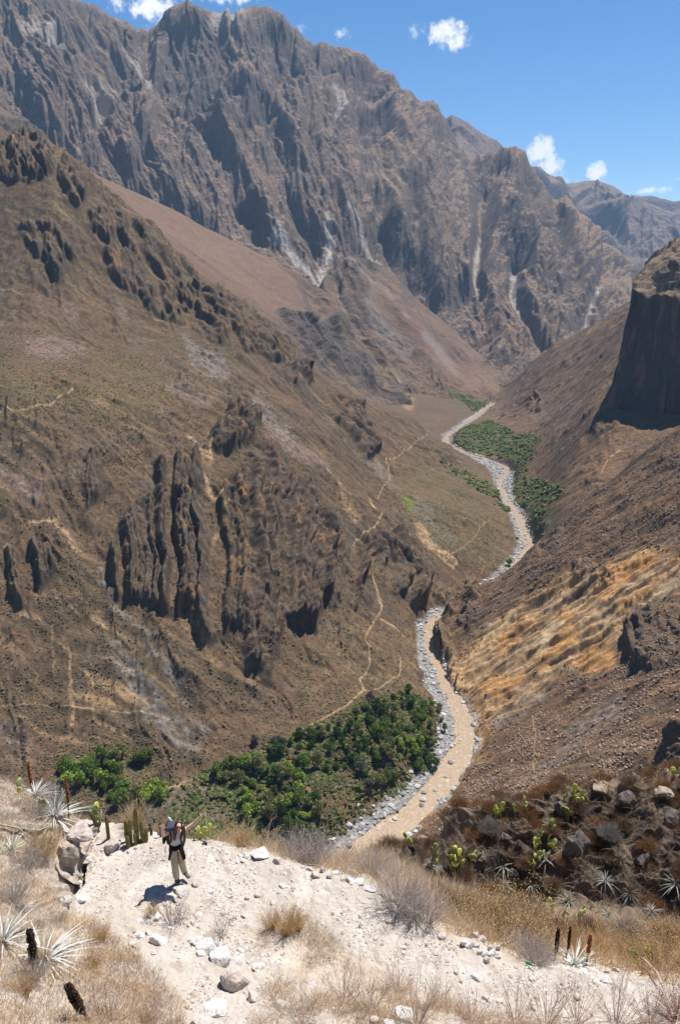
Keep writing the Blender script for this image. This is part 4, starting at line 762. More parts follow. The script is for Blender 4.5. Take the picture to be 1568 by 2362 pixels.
groves = [(z8([(370,500),(400,440),(520,400),(640,330),(850,290),(950,190),(1080,150),(1200,100),(1330,160),(1400,200),(1350,260),(1300,300),(1240,340),(1140,350),(1080,350),(960,400),(950,520),(900,560),(830,580),(700,600),(600,560),(480,520)]), 19.5, ['dark','dark','mid','dark','mid','olive'], "in the dense wood by the river"),
 (z8([(30,580),(150,530),(280,510),(400,560),(560,570),(590,640),(590,720),(700,800),(700,870),(640,930),(520,930),(400,880),(330,920),(240,860),(200,740),(140,660)]), 20.5, ['mid','bright','mid','dark','olive','bright'], "in the orchard left of the wood"),
 (z8([(1230,450),(1330,430),(1390,490),(1370,600),(1300,610),(1270,560)]), 15, ['mid','dark','bright'], "in the clump beside the river"),
 (z8([(960,600),(1130,570),(1130,650),(1000,690)]), 17, ['mid','olive','grey'], "on the dry terrace by the bluff"),
 (z8([(960,400),(1160,360),(1250,420),(1200,500),(1000,520)]), 20, ['mid','bright','olive'], "around the small green field"),
 (z8([(1250,250),(1400,220),(1440,330),(1330,400),(1240,360)]), 22, ['olive','olive','mid'], "on the slope above the river bank"),
 (z2([(510,170),(620,110),(830,110),(880,200),(900,300),(640,330),(580,250)]), 15, ['bright','mid','mid'], "in the small far grove at left"),
 (z2([(900,70),(1100,40),(1100,200),(1150,350),(1100,420),(900,400),(960,250)]), 19, ['mid','olive','bright'], "on the old terraces at left"),
 (z2([(1220,30),(1340,60),(1300,140),(1210,120)]), 16, ['olive','mid'], "on the scree edge at left"),
 (z2([(1260,420),(1380,350),(1470,400),(1440,470),(1300,480)]), 14, ['bright','bright'], "at the foot of the grey scree behind the cacti"),
 (z2([(980,440),(1240,360),(1200,470),(1000,480)]), 16, ['mid','olive'], "along the lower left trail")]
protos = {(k, v): None for k in TREEC for v in (0, 1)}
sing = [(z8([(295,415)])[0], 'grey', "lone grey green tree on the bare slope above the trail", .9), (z8([(1210,110)])[0],'dark',"dark round tree at the top corner of the wood",.8), (z8([(930,590)])[0],'grey',"grey leafless looking tree below the wood",1.1),
        ((1174,1302),'mid',"lone green tree beside the river at the far bend",1.2), (z8([(440,470)])[0],'grey',"grey green tree at the left end of the wood",1.2), ((1072,1395),'olive',"small tree above the narrow gorge",.7), ((985,1412),'olive',"bush like tree at the gorge mouth",.8)]
KN = {'dark':"dark green tree", 'mid':"mid green tree", 'bright':"bright green tree", 'olive':"olive green tree", 'grey':"grey green tree"}
def put_tree(U, V, kind, s, label, group=None):
    v = int(rng.integers(0,2))
    if protos[(kind,v)] is None: e = tree_proto(900+list(TREEC).index(kind)*7+v, kind); protos[(kind,v)] = e
    else: e = copy_tree(protos[(kind,v)])
    x, y, z = vfind(U, V); e.location = (x, y, z); e.rotation_euler = (0,0,float(rng.uniform(0,6.28))); e.scale = (s*float(rng.uniform(.85,1.15)), s, s*float(rng.uniform(.75,1.45)))
    if 'group' in e: del e['group']
    tag(e, label, "tree", group)
ntree = 0
def tree_words(kd, U, V, pl, where):
    cx = sum(p[0] for p in pl)/len(pl); w_ = max(p[0] for p in pl)-min(p[0] for p in pl); cy = sum(p[1] for p in pl)/len(pl)
    side = "at the left end" if U < cx-.27*w_ else "at the right end" if U > cx+.27*w_ else "at the uphill side" if V < cy-8 else "at the downhill side" if V > cy+12 else "in the middle"
    lb = KN[kd]+" "+where.replace("in the ", side+" of the ", 1) if where.startswith("in the ") else KN[kd]+" "+where
    return lb, lb.replace(" tree ", " trees ")
for (pl, step, kinds, where) in groves:
    xs = [p[0] for p in pl]; ys = [p[1] for p in pl]; done = []
    tries = 0
    while tries < 2500:
        tries += 1; U = rng.uniform(min(xs), max(xs)); V = rng.uniform(min(ys), max(ys))
        if poly(np.array([U]), np.array([V]), pl, 2)[0] < .5: continue
        st = step*rng.uniform(.7,1.25)
        if any((U-a)**2 + ((V-b)*.95)**2 < st*st for a, b in done): continue
        done.append((U, V)); kd = kinds[int(rng.integers(0, len(kinds)))]
        if ntree < 285: put_tree(U, V+4, kd, float(.45+.85*rng.random()**1.3)*min(1, step/14), *tree_words(kd, U, V, pl, where)); ntree += 1
for (p, kd, lb, s) in sing: put_tree(p[0], p[1], kd, s, lb)
# far thickets as one mass, low growth between the trees
def thick(name, polys, n, s0, s1, pal, label, wexp=0):
    w_ = np.zeros(VX.shape)
    for pl in polys: w_ = np.maximum(w_, poly(Vu, Vv, pl, 4))
    w_ *= (1-VAL['gr'])*(VZ < -150)*(.1+sstep(-.2,.3,fbm(VX/18,VY/18,3,805))); i = sample_valley(w_, n); C = np.stack([VX.ravel()[i], VY.ravel()[i], VZ.ravel()[i]], 1)
    tag(blobs(name, C, rng.uniform(s0,s1,n), bush_cols(n, pal), mb, .8, .35), label, "thicket", kind='stuff')
thick("far_thicket", [[(1045,1020),(1060,990),(1130,970),(1190,1000),(1250,1010),(1215,1060),(1170,1055),(1080,1045)], [(1180,1060),(1240,1030),(1220,1080),(1190,1100)], [(1150,1130),(1180,1095),(1260,1110),(1310,1130),(1280,1160),(1220,1170),(1180,1160)], [(1215,1180),(1260,1160),(1250,1240),(1235,1250)],[(1040,905),(1110,915),(1130,940),(1090,950)],[(1180,1215),(1195,1220),(1212,1250),(1200,1260)],[(1010,1060),(1030,1060),(1150,1130),(1190,1180),(1180,1190)]],
      2600, .9, 2.6, [(.05,.08,.022),(.075,.105,.028),(.10,.14,.03),(.11,.115,.045)], "green thickets on the far terraces beside the river")
grovepolys = [g[0] for g in groves] + [[(300,1850),(360,1820),(560,1745),(700,1680),(860,1610),(1000,1610),(1040,1680),(990,1780),(930,1830),(850,1900),(700,1960),(450,1960)]]
thick("undergrowth", grovepolys, 9000, .3, 1.1, [(.04,.06,.018),(.06,.075,.022),(.09,.09,.035),(.07,.11,.02),(.13,.11,.06),(.10,.085,.05)], "low green and olive undergrowth between the grove trees")
# ================================================================== THE NEAR HILLSIDE
def railrow(s): return [tuple(map(float, p.split())) for p in s.split(';')]
A_rails = [railrow("-250 2600 6.9;0 2600 6.9;420 2600 7.6;1000 2600 7.4;1800 2600 7.4"),
 railrow("-250 2361 8.0;0 2361 8.3;420 2361 9.9;600 2361 9.7;800 2361 9.4;1000 2361 9.4;1200 2380 9.8;1400 2390 10.0;1568 2400 10.0;1800 2400 10"),
 railrow("-250 2180 9.6;0 2190 10.2;130 2140 11.6;200 2110 12.6;420 2150 12.3;600 2200 11.9;700 2230 11.6;860 2260 11.3;1000 2290 11.05;1200 2320 10.8;1400 2340 10.65;1568 2350 10.6;1800 2360 10.5"),
 railrow("-250 1960 12.6;0 1990 13.0;110 2020 13.4;150 2040 13.9;200 1965 14.9;300 1930 15.4;420 1938 15.3;600 1968 14.9;700 2000 14.4;860 2045 13.85;1000 2150 12.6;1200 2225 11.95;1400 2262 11.5;1568 2290 11.3;1800 2320 11.1"),
 railrow("-250 1760 14.8;0 1815 15.2;60 1835 15.3;130 1860 15.5;200 1905 15.9;300 1925 16.4;420 1935 16.6;600 1965 16.6;700 1996 16.2;860 2005 16.6;1000 2090 17;1200 2150 19;1400 2180 20;1568 2190 20.5;1800 2200 21"),
 railrow("-250 1790 19;0 1850 19;200 1960 19;420 1990 20;600 2010 20;700 2020 22;860 1992 26;1000 2040 26;1200 2082 25.8;1400 2120 24.5;1568 2150 23.5;1800 2170 23"),
 railrow("-250 1830 27;0 1900 27;200 2000 27;420 2040 28;600 2040 28;700 2030 29;800 1990 30;860 1968 30.5;940 1935 31;1000 1915 31.5;1060 1890 31.5;1130 1868 31.5;1200 1852 31.5;1300 1838 31.5;1350 1826 31.5;1400 1812 31.5;1480 1800 31.5;1568 1795 31.5;1800 1770 31.5"),
 railrow("-250 2100 50;0 2100 50;600 2200 50;860 2080 50;1130 1990 52;1400 1930 52;1568 1920 52;1800 1900 52")]
PATH_POLY = [(150,2080),(190,2000),(250,1962),(310,1938),(360,1928),(430,1938),(520,1955),(600,1978),(680,1994),(760,2022),(850,2046),(890,2090),(960,2130),(1000,2155),(1080,2190),(1130,2205),(1200,2235),(1250,2225),(1330,2225),(1400,2250),(1480,2262),(1568,2285),(1830,2310),
 (1830,2450),(1500,2400),(1300,2365),(1100,2330),(960,2280),(840,2215),(760,2160),(650,2125),(560,2150),(600,2190),(680,2260),(760,2330),(800,2440),(450,2440),(420,2300),(340,2230),(320,2175),(260,2150),(200,2115)]
def build_near():
    nc, nr = int(950*Q), int(760*Q); Uc = np.linspace(-240, 1790, nc); A = []
    for r in A_rails:
        r = np.array(r); V = np.interp(Uc, r[:,0], r[:,1]); D = np.interp(Uc, r[:,0], r[:,2]); kk = np.hanning(25)[1:-1]; kk /= kk.sum()
        V = np.convolve(np.pad(V, 11, 'edge'), kk, 'valid'); D = np.convolve(np.pad(D, 11, 'edge'), kk, 'valid'); A.append(np.stack(P(Uc, V, D), -1))
    A = np.array(A); T = np.interp(np.linspace(0,1,nr), [0,.1,.30,.50,.60,.68,.95,1], np.arange(8)); i = np.clip(T.astype(int), 0, 6); f = (T-i)[:, None, None]
    g = lambda k: A[np.clip(i+k, 0, 7)]; p0, p1, p2, p3 = g(-1), g(0), g(1), g(2)
    G = p1 + f*(p2-p1)
    kr = np.hanning(int(46*Q)+3)[1:-1]; kr /= kr.sum(); pd = len(kr)//2
    for q in range(3):
        Gp = np.concatenate([np.repeat(G[:1,:,q], pd, 0), G[:,:,q], np.repeat(G[-1:,:,q], pd, 0)], 0); cs = np.zeros_like(G[:,:,q])
        for a_, w_ in enumerate(kr): cs += w_*Gp[a_:a_+nr]
        G[:,:,q] = cs
    X, Y, Z = G[...,0].copy(), G[...,1].copy(), G[...,2].copy(); TT = np.repeat(T[:,None], nc, 1); u0, v0 = proj(X, Y, Z)
    wu = u0+7*fbm(X/.5, Y/.5, 3, 5); wv = v0+7*fbm(X/.5, Y/.5, 3, 6)
    path = poly(wu, wv, PATH_POLY, 9)*(TT < 4.2); nx, ny, nz = normals(X, Y, Z)
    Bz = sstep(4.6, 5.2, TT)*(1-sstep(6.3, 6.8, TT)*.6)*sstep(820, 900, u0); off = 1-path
    H = path*(.045*fbm(X/.8, Y/.8, 3, 11) + .030*fbm(X/.16, Y/.16, 3, 12) + .02*ridged(X/.5, Y/.35, 2, 13))
    H += off*(1-Bz)*(.16*fbm(X/1.1, Y/1.1, 3, 14) + .07*fbm(X/.3, Y/.3, 3, 15))
    H += off*.08*sstep(2.2,3.2,TT)*(TT<4)
    # rocky bank at left: ledges and an overhanging outcrop
    bank = poly(wu, wv, [(-260,1760),(60,1800),(200,1890),(320,1930),(240,1975),(190,2060),(150,2120),(60,2160),(-260,2200)], 14)
    H += bank*(.28*ridged(X/1.2, Y/.9+Z/.8, 4, 16)-.05)
    crop = poly(wu, wv, [(118,1945),(170,1900),(205,1925),(185,1985),(150,2040),(110,2010)], 7); 
    H += Bz*(2.1*(ridged(X/4.6, Z/2.6+Y/3, 4, 17, .6)-.4) + .4*fbm(X/1.2, Z/1.0+Y, 4, 18, .6))
    X = X + nx*H*.9; Y = Y + ny*H*.9; Z = Z + np.maximum(nz,.35)*H
    X += crop*.25; Y -= crop*.55; Z += crop*.18
    hol = poly(wu, wv, [(150,2000),(185,1965),(200,1985),(190,2040),(165,2085),(140,2090)], 5); Z -= hol*.35; Y += hol*.3
    n1 = fbm(X/1.4, Y/1.4, 4, 21); n2 = fbm(X/.35, Y/.35+Z, 4, 22); n3 = fbm(X/.07, Y/.07, 3, 23)
    col = np.zeros(X.shape+(3,), np.float32) + np.array((.40,.33,.26), np.float32)
    col = mix(col, (.46,.40,.34), sstep(-.2,.3,n1)); col = mix(col, (.28,.21,.15), sstep(.05,.4,n2)*.5)
    col = mix(col, (.40,.355,.31), path); col = mix(col, (.335,.29,.25), path*sstep(-.1,.35,n1)*.7); col = mix(col, (.46,.42,.38), path*sstep(.05,.4,fbm(X/.5,Y/1.2,3,24))*.7); col = mix(col, (.27,.215,.17), path*sstep(.12,.45,fbm(X/.22+Y/.9,Y/.5,4,27))*.65)
    col = mix(col, (.33,.27,.215), bank*.6); col = mix(col, (.2,.15,.11), bank*sstep(.1,.35,n2)*.6); col = mix(col, (.45,.40,.36), poly(wu, wv, [(170,1900),(240,1900),(330,1960),(240,2040),(180,2100),(160,2060),(200,1960)], 12)*.7)
    col = mix(col, (.080,.062,.048), Bz); col = mix(col, (.14,.10,.072), Bz*sstep(-.1,.3,fbm(X/2,Z/2+Y/3,4,25))); col = mix(col, (.055,.048,.043), Bz*sstep(.1,.4,fbm(X/1.1,Z/1.1,4,26))*.8)  # dark brown outcrop rock; the shade of its face is put into this colour
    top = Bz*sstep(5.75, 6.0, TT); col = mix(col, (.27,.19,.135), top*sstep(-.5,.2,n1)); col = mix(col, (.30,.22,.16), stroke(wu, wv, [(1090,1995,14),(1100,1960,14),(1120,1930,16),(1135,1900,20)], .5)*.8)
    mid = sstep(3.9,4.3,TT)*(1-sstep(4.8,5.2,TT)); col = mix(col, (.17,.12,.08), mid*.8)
    col *= (1+.18*n3)[..., None]
    m = land_mat("near_soil", .35, .05, .025, .16)
    pk = path[:, :] > .5
    mp = land_mat("path_dust", .5, .06, .018, .10)
    tag(grid_obj("ground", X, Y, Z, m, col, {'veg': 0*X}, keep=~pk), kind='structure')
    tag(grid_obj("path", X, Y, Z, mp, col, {'veg': 0*X}, keep=pk), kind='structure')
    return dict(X=X, Y=Y, Z=Z, T=TT, path=path, B=Bz, u=wu, v=wv, bank=bank, n1=n1)
NEAR = build_near(); NX, NY, NZ = NEAR['X'], NEAR['Y'], NEAR['Z']; nfind = finder(NX, NY, NZ); Nu, Nv = proj(NX, NY, NZ)
# ================================================================== NEAR STONES
mstone = col_mat("pale_stone", .9, .18, 4, spec=.2); mstone_t = mstone.node_tree
def stone_bump(m, sc_, dist):
    t = m.node_tree; b = t.nodes['Principled BSDF']; n = t.nodes.new('ShaderNodeTexNoise'); n.inputs['Scale'].default_value = sc_; n.inputs['Detail'].default_value = 6
    g = t.nodes.new('ShaderNodeNewGeometry'); t.links.new(g.outputs['Position'], n.inputs['Vector'])
    bp = t.nodes.new('ShaderNodeBump'); bp.inputs['Distance'].default_value = dist; t.links.new(n.outputs[0], bp.inputs['Height']); t.links.new(bp.outputs[0], b.inputs['Normal'])
stone_bump(mstone, 14, .03)
_g = bmesh.new(); bmesh.ops.create_icosphere(_g, subdivisions=3, radius=1); ICO3V = np.array([v.co[:] for v in _g.verts]); ICO3F = np.array([[v.index for v in f.verts] for f in _g.faces]); _g.free()
def rock_mesh(name, seed, colr=(.45,.42,.40), cuts=9, rough=.12, top=None):
    r = np.random.default_rng(seed); V = ICO3V.copy()
    for _ in range(cuts):                                     # planes shave the ball into facets
        n = r.normal(size=3); n /= np.linalg.norm(n); d = r.uniform(.42,.8); q = V@n; V = V - np.maximum(q-d, 0)[:,None]*n[None]*.92
    o = r.uniform(0,50); V *= (1+rough*fbm(V[:,0]*1.6+o+V[:,2], V[:,1]*1.6-V[:,2]*1.3, 4, seed))[:,None]
    n2 = fbm(V[:,0]*3+o, V[:,1]*3+V[:,2]*3, 3, seed+1); c = np.array(colr)[None]*(1+.35*n2)[:,None]
    me = bpy.data.meshes.new(name); me.from_pydata(V.tolist(), [], ICO3F.tolist()); 
    for p in me.polygons: p.use_smooth = False
    ca = me.color_attributes.new("Col", 'FLOAT_COLOR', 'POINT'); c4 = np.ones((len(V),4),np.float32); c4[:,:3] = c; ca.data.foreach_set("color", c4.ravel()); me.materials.append(mstone); return me
ROCKS = [rock_mesh("stone", 50+k, [(.54,.50,.47),(.44,.40,.37),(.48,.40,.35),(.60,.57,.54)][k%4], 13+k%6, .07) for k in range(8)]
def stone(U, V, w_, label, hr=.6, cat="stone", group=None, mesh=None, rot=None, dep=.8, sink=.3, name="stone", xyz=None):
    """a stone whose width is w_ units of the 1568 frame, half sunk on the ground at that spot"""
    x, y, z = xyz if xyz else nfind(U, V); d = y*CP - z*SP; s = w_/FPX*d*.5
    o = bpy.data.objects.new(name, mesh or ROCKS[int(rng.integers(0,8))]); COL.objects.link(o)
    o.location = (x, y, z + s*hr*(1-2*sink)*.8); o.scale = (s, s*dep, s*hr); o.rotation_euler = (rng.uniform(-.25,.25), rng.uniform(-.2,.2), rot if rot is not None else rng.uniform(-.4,.4))
    tag(o, label, cat, group); return o
named = [(602,1972,62,"long flat boulder on the far lip of the path",.42),(640,1985,26,"pale wedge stone right of the long flat boulder on the path lip",.6),(572,1975,26,"pale stone left of the long flat boulder",.5),
 (416,2054,62,"broad white boulder the hiker stands on",.3),(450,2040,30,"pale stone with a dark face at the hiker's right boot",.75),(395,2068,44,"low white slab in front of the hiker's boulder",.35),(380,2085,22,"small white slab with a dark hollow left of the bare bush",.5),
 (545,2263,96,"large grey boulder with a dark face at the end of the stone row",.85),(512,2215,70,"white block beside the large grey boulder",.7),(480,2190,62,"white block with a dark overhang in the stone row",.65),(548,2225,56,"white boulder behind the large grey boulder",.55),
 (594,2234,36,"pinkish stone standing apart right of the large grey boulder",.6),(455,2175,42,"white stone upstream of the block with the overhang",.7),(438,2168,24,"small white stone in the middle of the row",.7),(368,2172,52,"long speckled stone at the left end of the row",.55),
 (318,2158,22,"upright white stone in the left arc of stones",.9),(312,2180,20,"bright white stone below the upright one",.8),(303,2178,18,"brown stone at the far left of the arc",.8),(318,2200,24,"low white stone at the bottom of the arc",.7),(352,2112,36,"flat pinkish stone at the top of the arc",.45),
 (364,2118,18,"small stone tucked against the top of the arc",.6),(345,2128,22,"grey stone inside the arc of stones",.6),(356,2198,20,"single pale stone below the row",.6),(186,2072,34,"rounded white stone left on the trodden dirt",.6),
 (585,2303,58,"rounded white boulder in the lower grass edge",.6),(655,2322,48,"white boulder with a flat top near the bottom edge",.55),(500,2330,80,"broad half buried boulder near the bottom edge",.4),(470,2368,80,"pale boulder cut by the bottom edge of the photo",.45),
 (927,2345,62,"bright white boulder at the bottom edge right of centre",.8),(865,2352,34,"white boulder at the bottom edge left of the bright one",.7),(895,2360,34,"blue grey stone at the bottom edge",.6),(1045,2368,50,"flat white stone cut by the bottom edge",.4),
 (630,2080,34,"reddish flat stone behind the straw tuft",.35),(487,2056,18,"triangular white stone on the open dirt",.7),(560,1984,16,"pair of stones on the path below the flat boulder",.7),(594,2065,20,"dark stone near the middle of the trodden dirt",.7),(651,2043,22,"dark sided stone on the dirt below the wall",.6),
 (571,2070,18,"white split stone on the dirt",.8),(1212,2310,0,"",0),
 (700,2000,18,"white stone at the left end of the low wall",.7),(715,2005,20,"grey stone second from the left of the low wall",.7),(728,2018,36,"white block in the low wall with a tilted top",.6),(745,2008,20,"upright stone in the low wall",.9),(760,2020,26,"pink white stone in the low wall",.7),
 (775,2014,20,"rounded stone near the middle of the low wall",.7),(790,2026,30,"pale stone where the low wall sags",.5),(808,2030,26,"flat stone near the right end of the low wall",.5),(830,2034,30,"pale slab past the end of the low wall",.4),(880,2040,0,"",0),
 (857,2050,42,"long tilted stone on the path edge beside the straw grass",.4),(885,2062,20,"dark small stone under the path edge",.6),(905,2092,32,"white stone lying on the path shoulder",.6),(898,2122,28,"long pinkish stone pointing downhill on the path",.45),
 (1018,2158,36,"pale slab leaning on the path shoulder",.5),(1100,2255,34,"pink stone in the middle of the right path",.55),(1112,2338,0,"",0),(1148,2340,0,"",0),(1128,2304,44,"long flat reddish stone on the right path",.3),(1153,2310,20,"dark triangular stone on the right path",.7),
 (1050,2242,14,"white pebble pair on the right path",.8),(1062,2262,16,"white stone with a small one behind on the right path",.8),(933,2185,16,"dark sided stone left of the dry bush",.7),(948,2195,0,"",0),(1212,2318,0,"",0),(1232,2326,26,"angular white stone low on the right path",.6),(1228,2312,22,"white stone above the angular one on the right path",.4),
 (1330,2300,24,"white stone with a dark side in the dry grass at right",.8),(1398,2262,38,"rounded grey white stone at the right path edge",.6),(1365,2240,24,"flat stone in the row at the right path edge",.5),(1346,2236,16,"small stone in the row at the right path edge",.5),(1400,2243,24,"white stones heaped at the right path edge",.7),(1418,2240,20,"last white stone of the right path edge",.7),(1215,2342,22,"brown stone low among the dry stems",.5)]
for (U, V, w_, lb, hr) in named:
    if w_: stone(U, V, w_, lb, hr)
# the cairn like heap beside the tan bush
for k, (U, V, w_) in enumerate([(1068,2176,26),(1082,2180,28),(1096,2160,32),(1110,2168,26),(1102,2182,24),(1110,2196,22),(1120,2200,20),(1128,2190,24),(1136,2200,24),(1144,2188,22),(1122,2214,24),(1150,2206,24),(1158,2180,20)]):
    stone(U, V, w_, ["leftmost stone of the small heap beside the tan bush","tall leaning stone of the heap beside the tan bush","largest white stone on top of the heap beside the tan bush","rounded stone at the top right of the heap","stone wedged in the middle of the heap","small stone below the middle of the heap","white stone filling the lower part of the heap","stone at the right shoulder of the heap","round stone low on the right of the heap","pale stone against the tan bush twigs","lowest stone of the heap beside the tan bush","flat stone right below the heap","outermost pinkish stone under the tan bush"][k], .95, group="stones of the small heap", rot=.6, dep=.6)
def scatter(n, cond, w0, w1, label, group, hr=.6):
    idx = np.flatnonzero(cond.ravel()); wt = np.abs(np.gradient(NX,axis=1)*np.gradient(NY,axis=0)).ravel()[idx]; wt = wt/wt.sum()
    for i in rng.choice(idx, n, p=wt, replace=False):
        d = NY.ravel()[i]*CP-NZ.ravel()[i]*SP; w_ = w0*(w1/w0)**(rng.random()**1.8)
        stone(0,0, w_, label, hr*rng.uniform(.7,1.2), group=group, xyz=(float(NX.ravel()[i]), float(NY.ravel()[i]), float(NZ.ravel()[i])))
inf = (Nu > -20) & (Nu < 1590) & (Nv < 2380) & (NEAR['T'] < 4.2)
onp = inf & (NEAR['path'] > .6)
def em(pts, w): return stroke(Nu, Nv, [(a,b,w) for a,b in pts], .3) > .5
edge = inf & em([(300,1940),(430,1945),(600,1975),(700,1998),(860,2052),(1000,2160),(1130,2210),(1250,2235),(1400,2250)], 26)
scatter(45, onp, 5, 15, "small loose stone lying on the pale dirt path", "loose stones on the dirt path")
scatter(36, edge, 7, 22, "pale stone along the outer edge of the path", "stones along the outer path edge")
scatter(55, inf & em([(345,2140),(380,2150),(440,2160),(500,2185),(560,2200),(640,2200)], 60), 9, 32, "small white rubble stone in the tumbled row of rocks", "rubble of the tumbled stone row")
scatter(18, inf & em([(310,1935),(370,1935)], 44), 10, 26, "white rock of the ledge behind the hiker's backpack", "white rocks of the ledge behind the hiker")
scatter(26, inf & em([(190,2070),(180,2010),(230,1960),(300,1960),(240,2010)], 70), 8, 26, "pinkish white crumbled rock at the foot of the left bank", "crumbled rocks under the left bank")
scatter(20, inf & em([(640,2250),(700,2310),(820,2340),(600,2340)], 90), 8, 30, "half buried white rock in the bottom dry grass", "half buried rocks in the bottom grass")
scatter(10, inf & em([(1280,2235),(1430,2245)], 22), 8, 22, "white stone of the short row at the right path edge", "stones of the short row at right")
# crag at left: a real overhanging block on the bank, and slabs on the dark outcrop
def crag(U, V, w_, hr, dep, label, colr, seed, rot=0, sink=.3, tilt=(0,0)):
    me = rock_mesh("crag", seed, colr, 22, .55); o = stone(U, V, w_, label, hr, "rock", mesh=me, rot=rot, dep=dep, sink=sink, name="rock"); o.rotation_euler = (tilt[0], tilt[1], rot); return o
crag(160,1985,84,1.25,1.0,"tall undercut rock with a dark hollow on the left bank",(.30,.25,.21),301,.3,.30,(.35,.25))
crag(172,1938,78,.5,1.0,"flat pinkish cap rock on top of the undercut rock",(.42,.36,.33),302,.1,-.1)
crag(255,1955,60,.5,.8,"low pinkish ledge running from the bank to the path",(.40,.34,.31),303,-.4)
crag(215,1920,50,.5,.8,"brown ledge rock above the low pinkish ledge",(.33,.27,.23),304,.3)
crag(150,2080,60,.7,.8,"lumpy white rock at the foot of the undercut rock",(.45,.41,.38),305,.5)
crag(200,1985,44,.5,.8,"crumbled pale rock right of the undercut rock",(.43,.39,.36),306,.5)
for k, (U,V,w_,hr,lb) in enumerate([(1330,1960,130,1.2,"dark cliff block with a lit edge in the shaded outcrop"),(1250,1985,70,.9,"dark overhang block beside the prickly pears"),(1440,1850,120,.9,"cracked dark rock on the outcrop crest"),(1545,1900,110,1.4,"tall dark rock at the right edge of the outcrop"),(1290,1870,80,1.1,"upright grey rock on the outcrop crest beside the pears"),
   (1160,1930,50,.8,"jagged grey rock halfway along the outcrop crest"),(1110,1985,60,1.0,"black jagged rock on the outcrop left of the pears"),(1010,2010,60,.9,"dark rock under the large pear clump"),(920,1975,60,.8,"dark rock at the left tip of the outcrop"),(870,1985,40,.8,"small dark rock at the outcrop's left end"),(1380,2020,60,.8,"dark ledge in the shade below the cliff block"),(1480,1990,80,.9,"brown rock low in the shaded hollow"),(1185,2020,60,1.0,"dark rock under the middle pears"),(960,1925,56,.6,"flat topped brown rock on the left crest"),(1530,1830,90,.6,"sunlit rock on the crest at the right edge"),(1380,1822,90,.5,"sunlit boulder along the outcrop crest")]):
    crag(U,V,w_*.62,hr*.95,.8,lb,(.115,.095,.085) if k not in (13,14,15) else (.28,.22,.17),320+k,rng.uniform(-.5,.5),.3)  # crest rocks coloured paler, sunlight put into the albedo; the others stay dark
# ================================================================== PLANTS
def blades(P0, D, L, W, bend, cols, seg=3, taper=True, side=None):
    """ribbons from P0 along D; returns verts, faces, colours"""
    n = len(P0); D = D/np.linalg.norm(D,axis=1)[:,None]; rv = rng.normal(size=(n,3)) if side is None else side
    S = np.cross(D, rv); S /= np.linalg.norm(S,axis=1)[:,None]+1e-9; out = D.copy(); out[:,2] = 0; out /= np.linalg.norm(out,axis=1)[:,None]+1e-6
    vs = []
    for k in range(seg+1):
        t = k/seg; c = P0 + D*(L*t)[:,None] + (out*.6 + np.array([0,0,-1.0]))*(L*bend*t*t)[:,None]; w_ = (W*((1-t) if taper else (1-.6*t)) + W*.12)[:,None]*.5
        vs += [c-S*w_, c+S*w_]
    V = np.stack(vs,1).reshape(-1,3); b = (np.arange(n)*(2*seg+2))[:,None,None]; F = np.array([[2*k,2*k+1,2*k+3,2*k+2] for k in range(seg)])[None]+b
    return V, F.reshape(-1,4), np.repeat(cols, 2*seg+2, 0)
mgrass = col_mat("dry_grass_blades", .8, .1, 2, spec=.1, trans=.25)
STRAW = [(.66,.50,.31),(.60,.43,.25),(.70,.58,.42),(.55,.45,.37),(.64,.40,.19)]; GREYP = [(.50,.41,.37),(.56,.47,.42),(.44,.34,.30),(.60,.50,.43)]
def grass(name, weight, n, L0, L1, W, pal, label, spread=.45, bend=.15):
    A = np.abs(weight*(np.gradient(NX,axis=1)*np.gradient(NY,axis=0))).ravel(); cs = np.cumsum(A); i = np.minimum(np.searchsorted(cs, rng.uniform(0,cs[-1],n)), A.size-1)
    P0 = np.stack([NX.ravel()[i],NY.ravel()[i],NZ.ravel()[i]],1)+rng.normal(0,.012,(n,3))*[1,1,0]-[0,0,.02]; D = rng.normal(0,spread,(n,3)); D[:,2] = 1; D[:,0] += .12
    L = rng.uniform(L0,L1,n)*(.5+.8*rng.random(n)); pal = np.array(pal); c = pal[rng.integers(0,len(pal),n)]*rng.uniform(.75,1.2,(n,1)); V,F,C = blades(P0, D, L, np.full(n,W)*rng.uniform(.6,1.3,n), rng.uniform(0,bend*2,n), c)
    return tag(np_mesh(name, V, F, mgrass, C, smooth=False), label, "grass", kind='stuff')
uu, vv, TT_, pth = NEAR['u'], NEAR['v'], NEAR['T'], NEAR['path']; npth = 1-pth; fr = ((Nu>-60)&(Nu<1630)&(Nv<2420)).astype(float)
pn = sstep(-.25,.3,fbm(NX/.7, NY/.7, 3, 881)); pn2 = sstep(-.3,.3,fbm(NX/.45, NY/.45, 3, 883))
g1 = np.maximum(poly(Nu,Nv,[(-60,2150),(130,2095),(210,2120),(290,2180),(330,2215),(400,2290),(445,2430),(-60,2430)],12), .55*poly(Nu,Nv,[(-60,1700),(120,1820),(200,1880),(120,1960),(130,2060),(140,2110),(-60,2180)],12))
grass("straw_grass", fr*g1*npth*(.06+pn)*(TT_<4), 17000, .12,.34,.007,STRAW,"straw coloured dry grass covering the lower left bank")
grass("grey_grass", fr*g1*npth*(.05+(1-pn))*(TT_<4), 9000, .12,.34,.007,GREYP,"greyish pink dry grass on the lower left bank")
g2 = poly(Nu,Nv,[(190,1830),(330,1915),(430,1930),(600,1962),(700,1992),(860,2040),(960,2110),(1080,2180),(1250,2215),(1300,2190),(1200,2120),(1000,2040),(880,1965),(720,1950),(600,1900),(300,1860)],14)*(TT_>3.0)*(TT_<5)
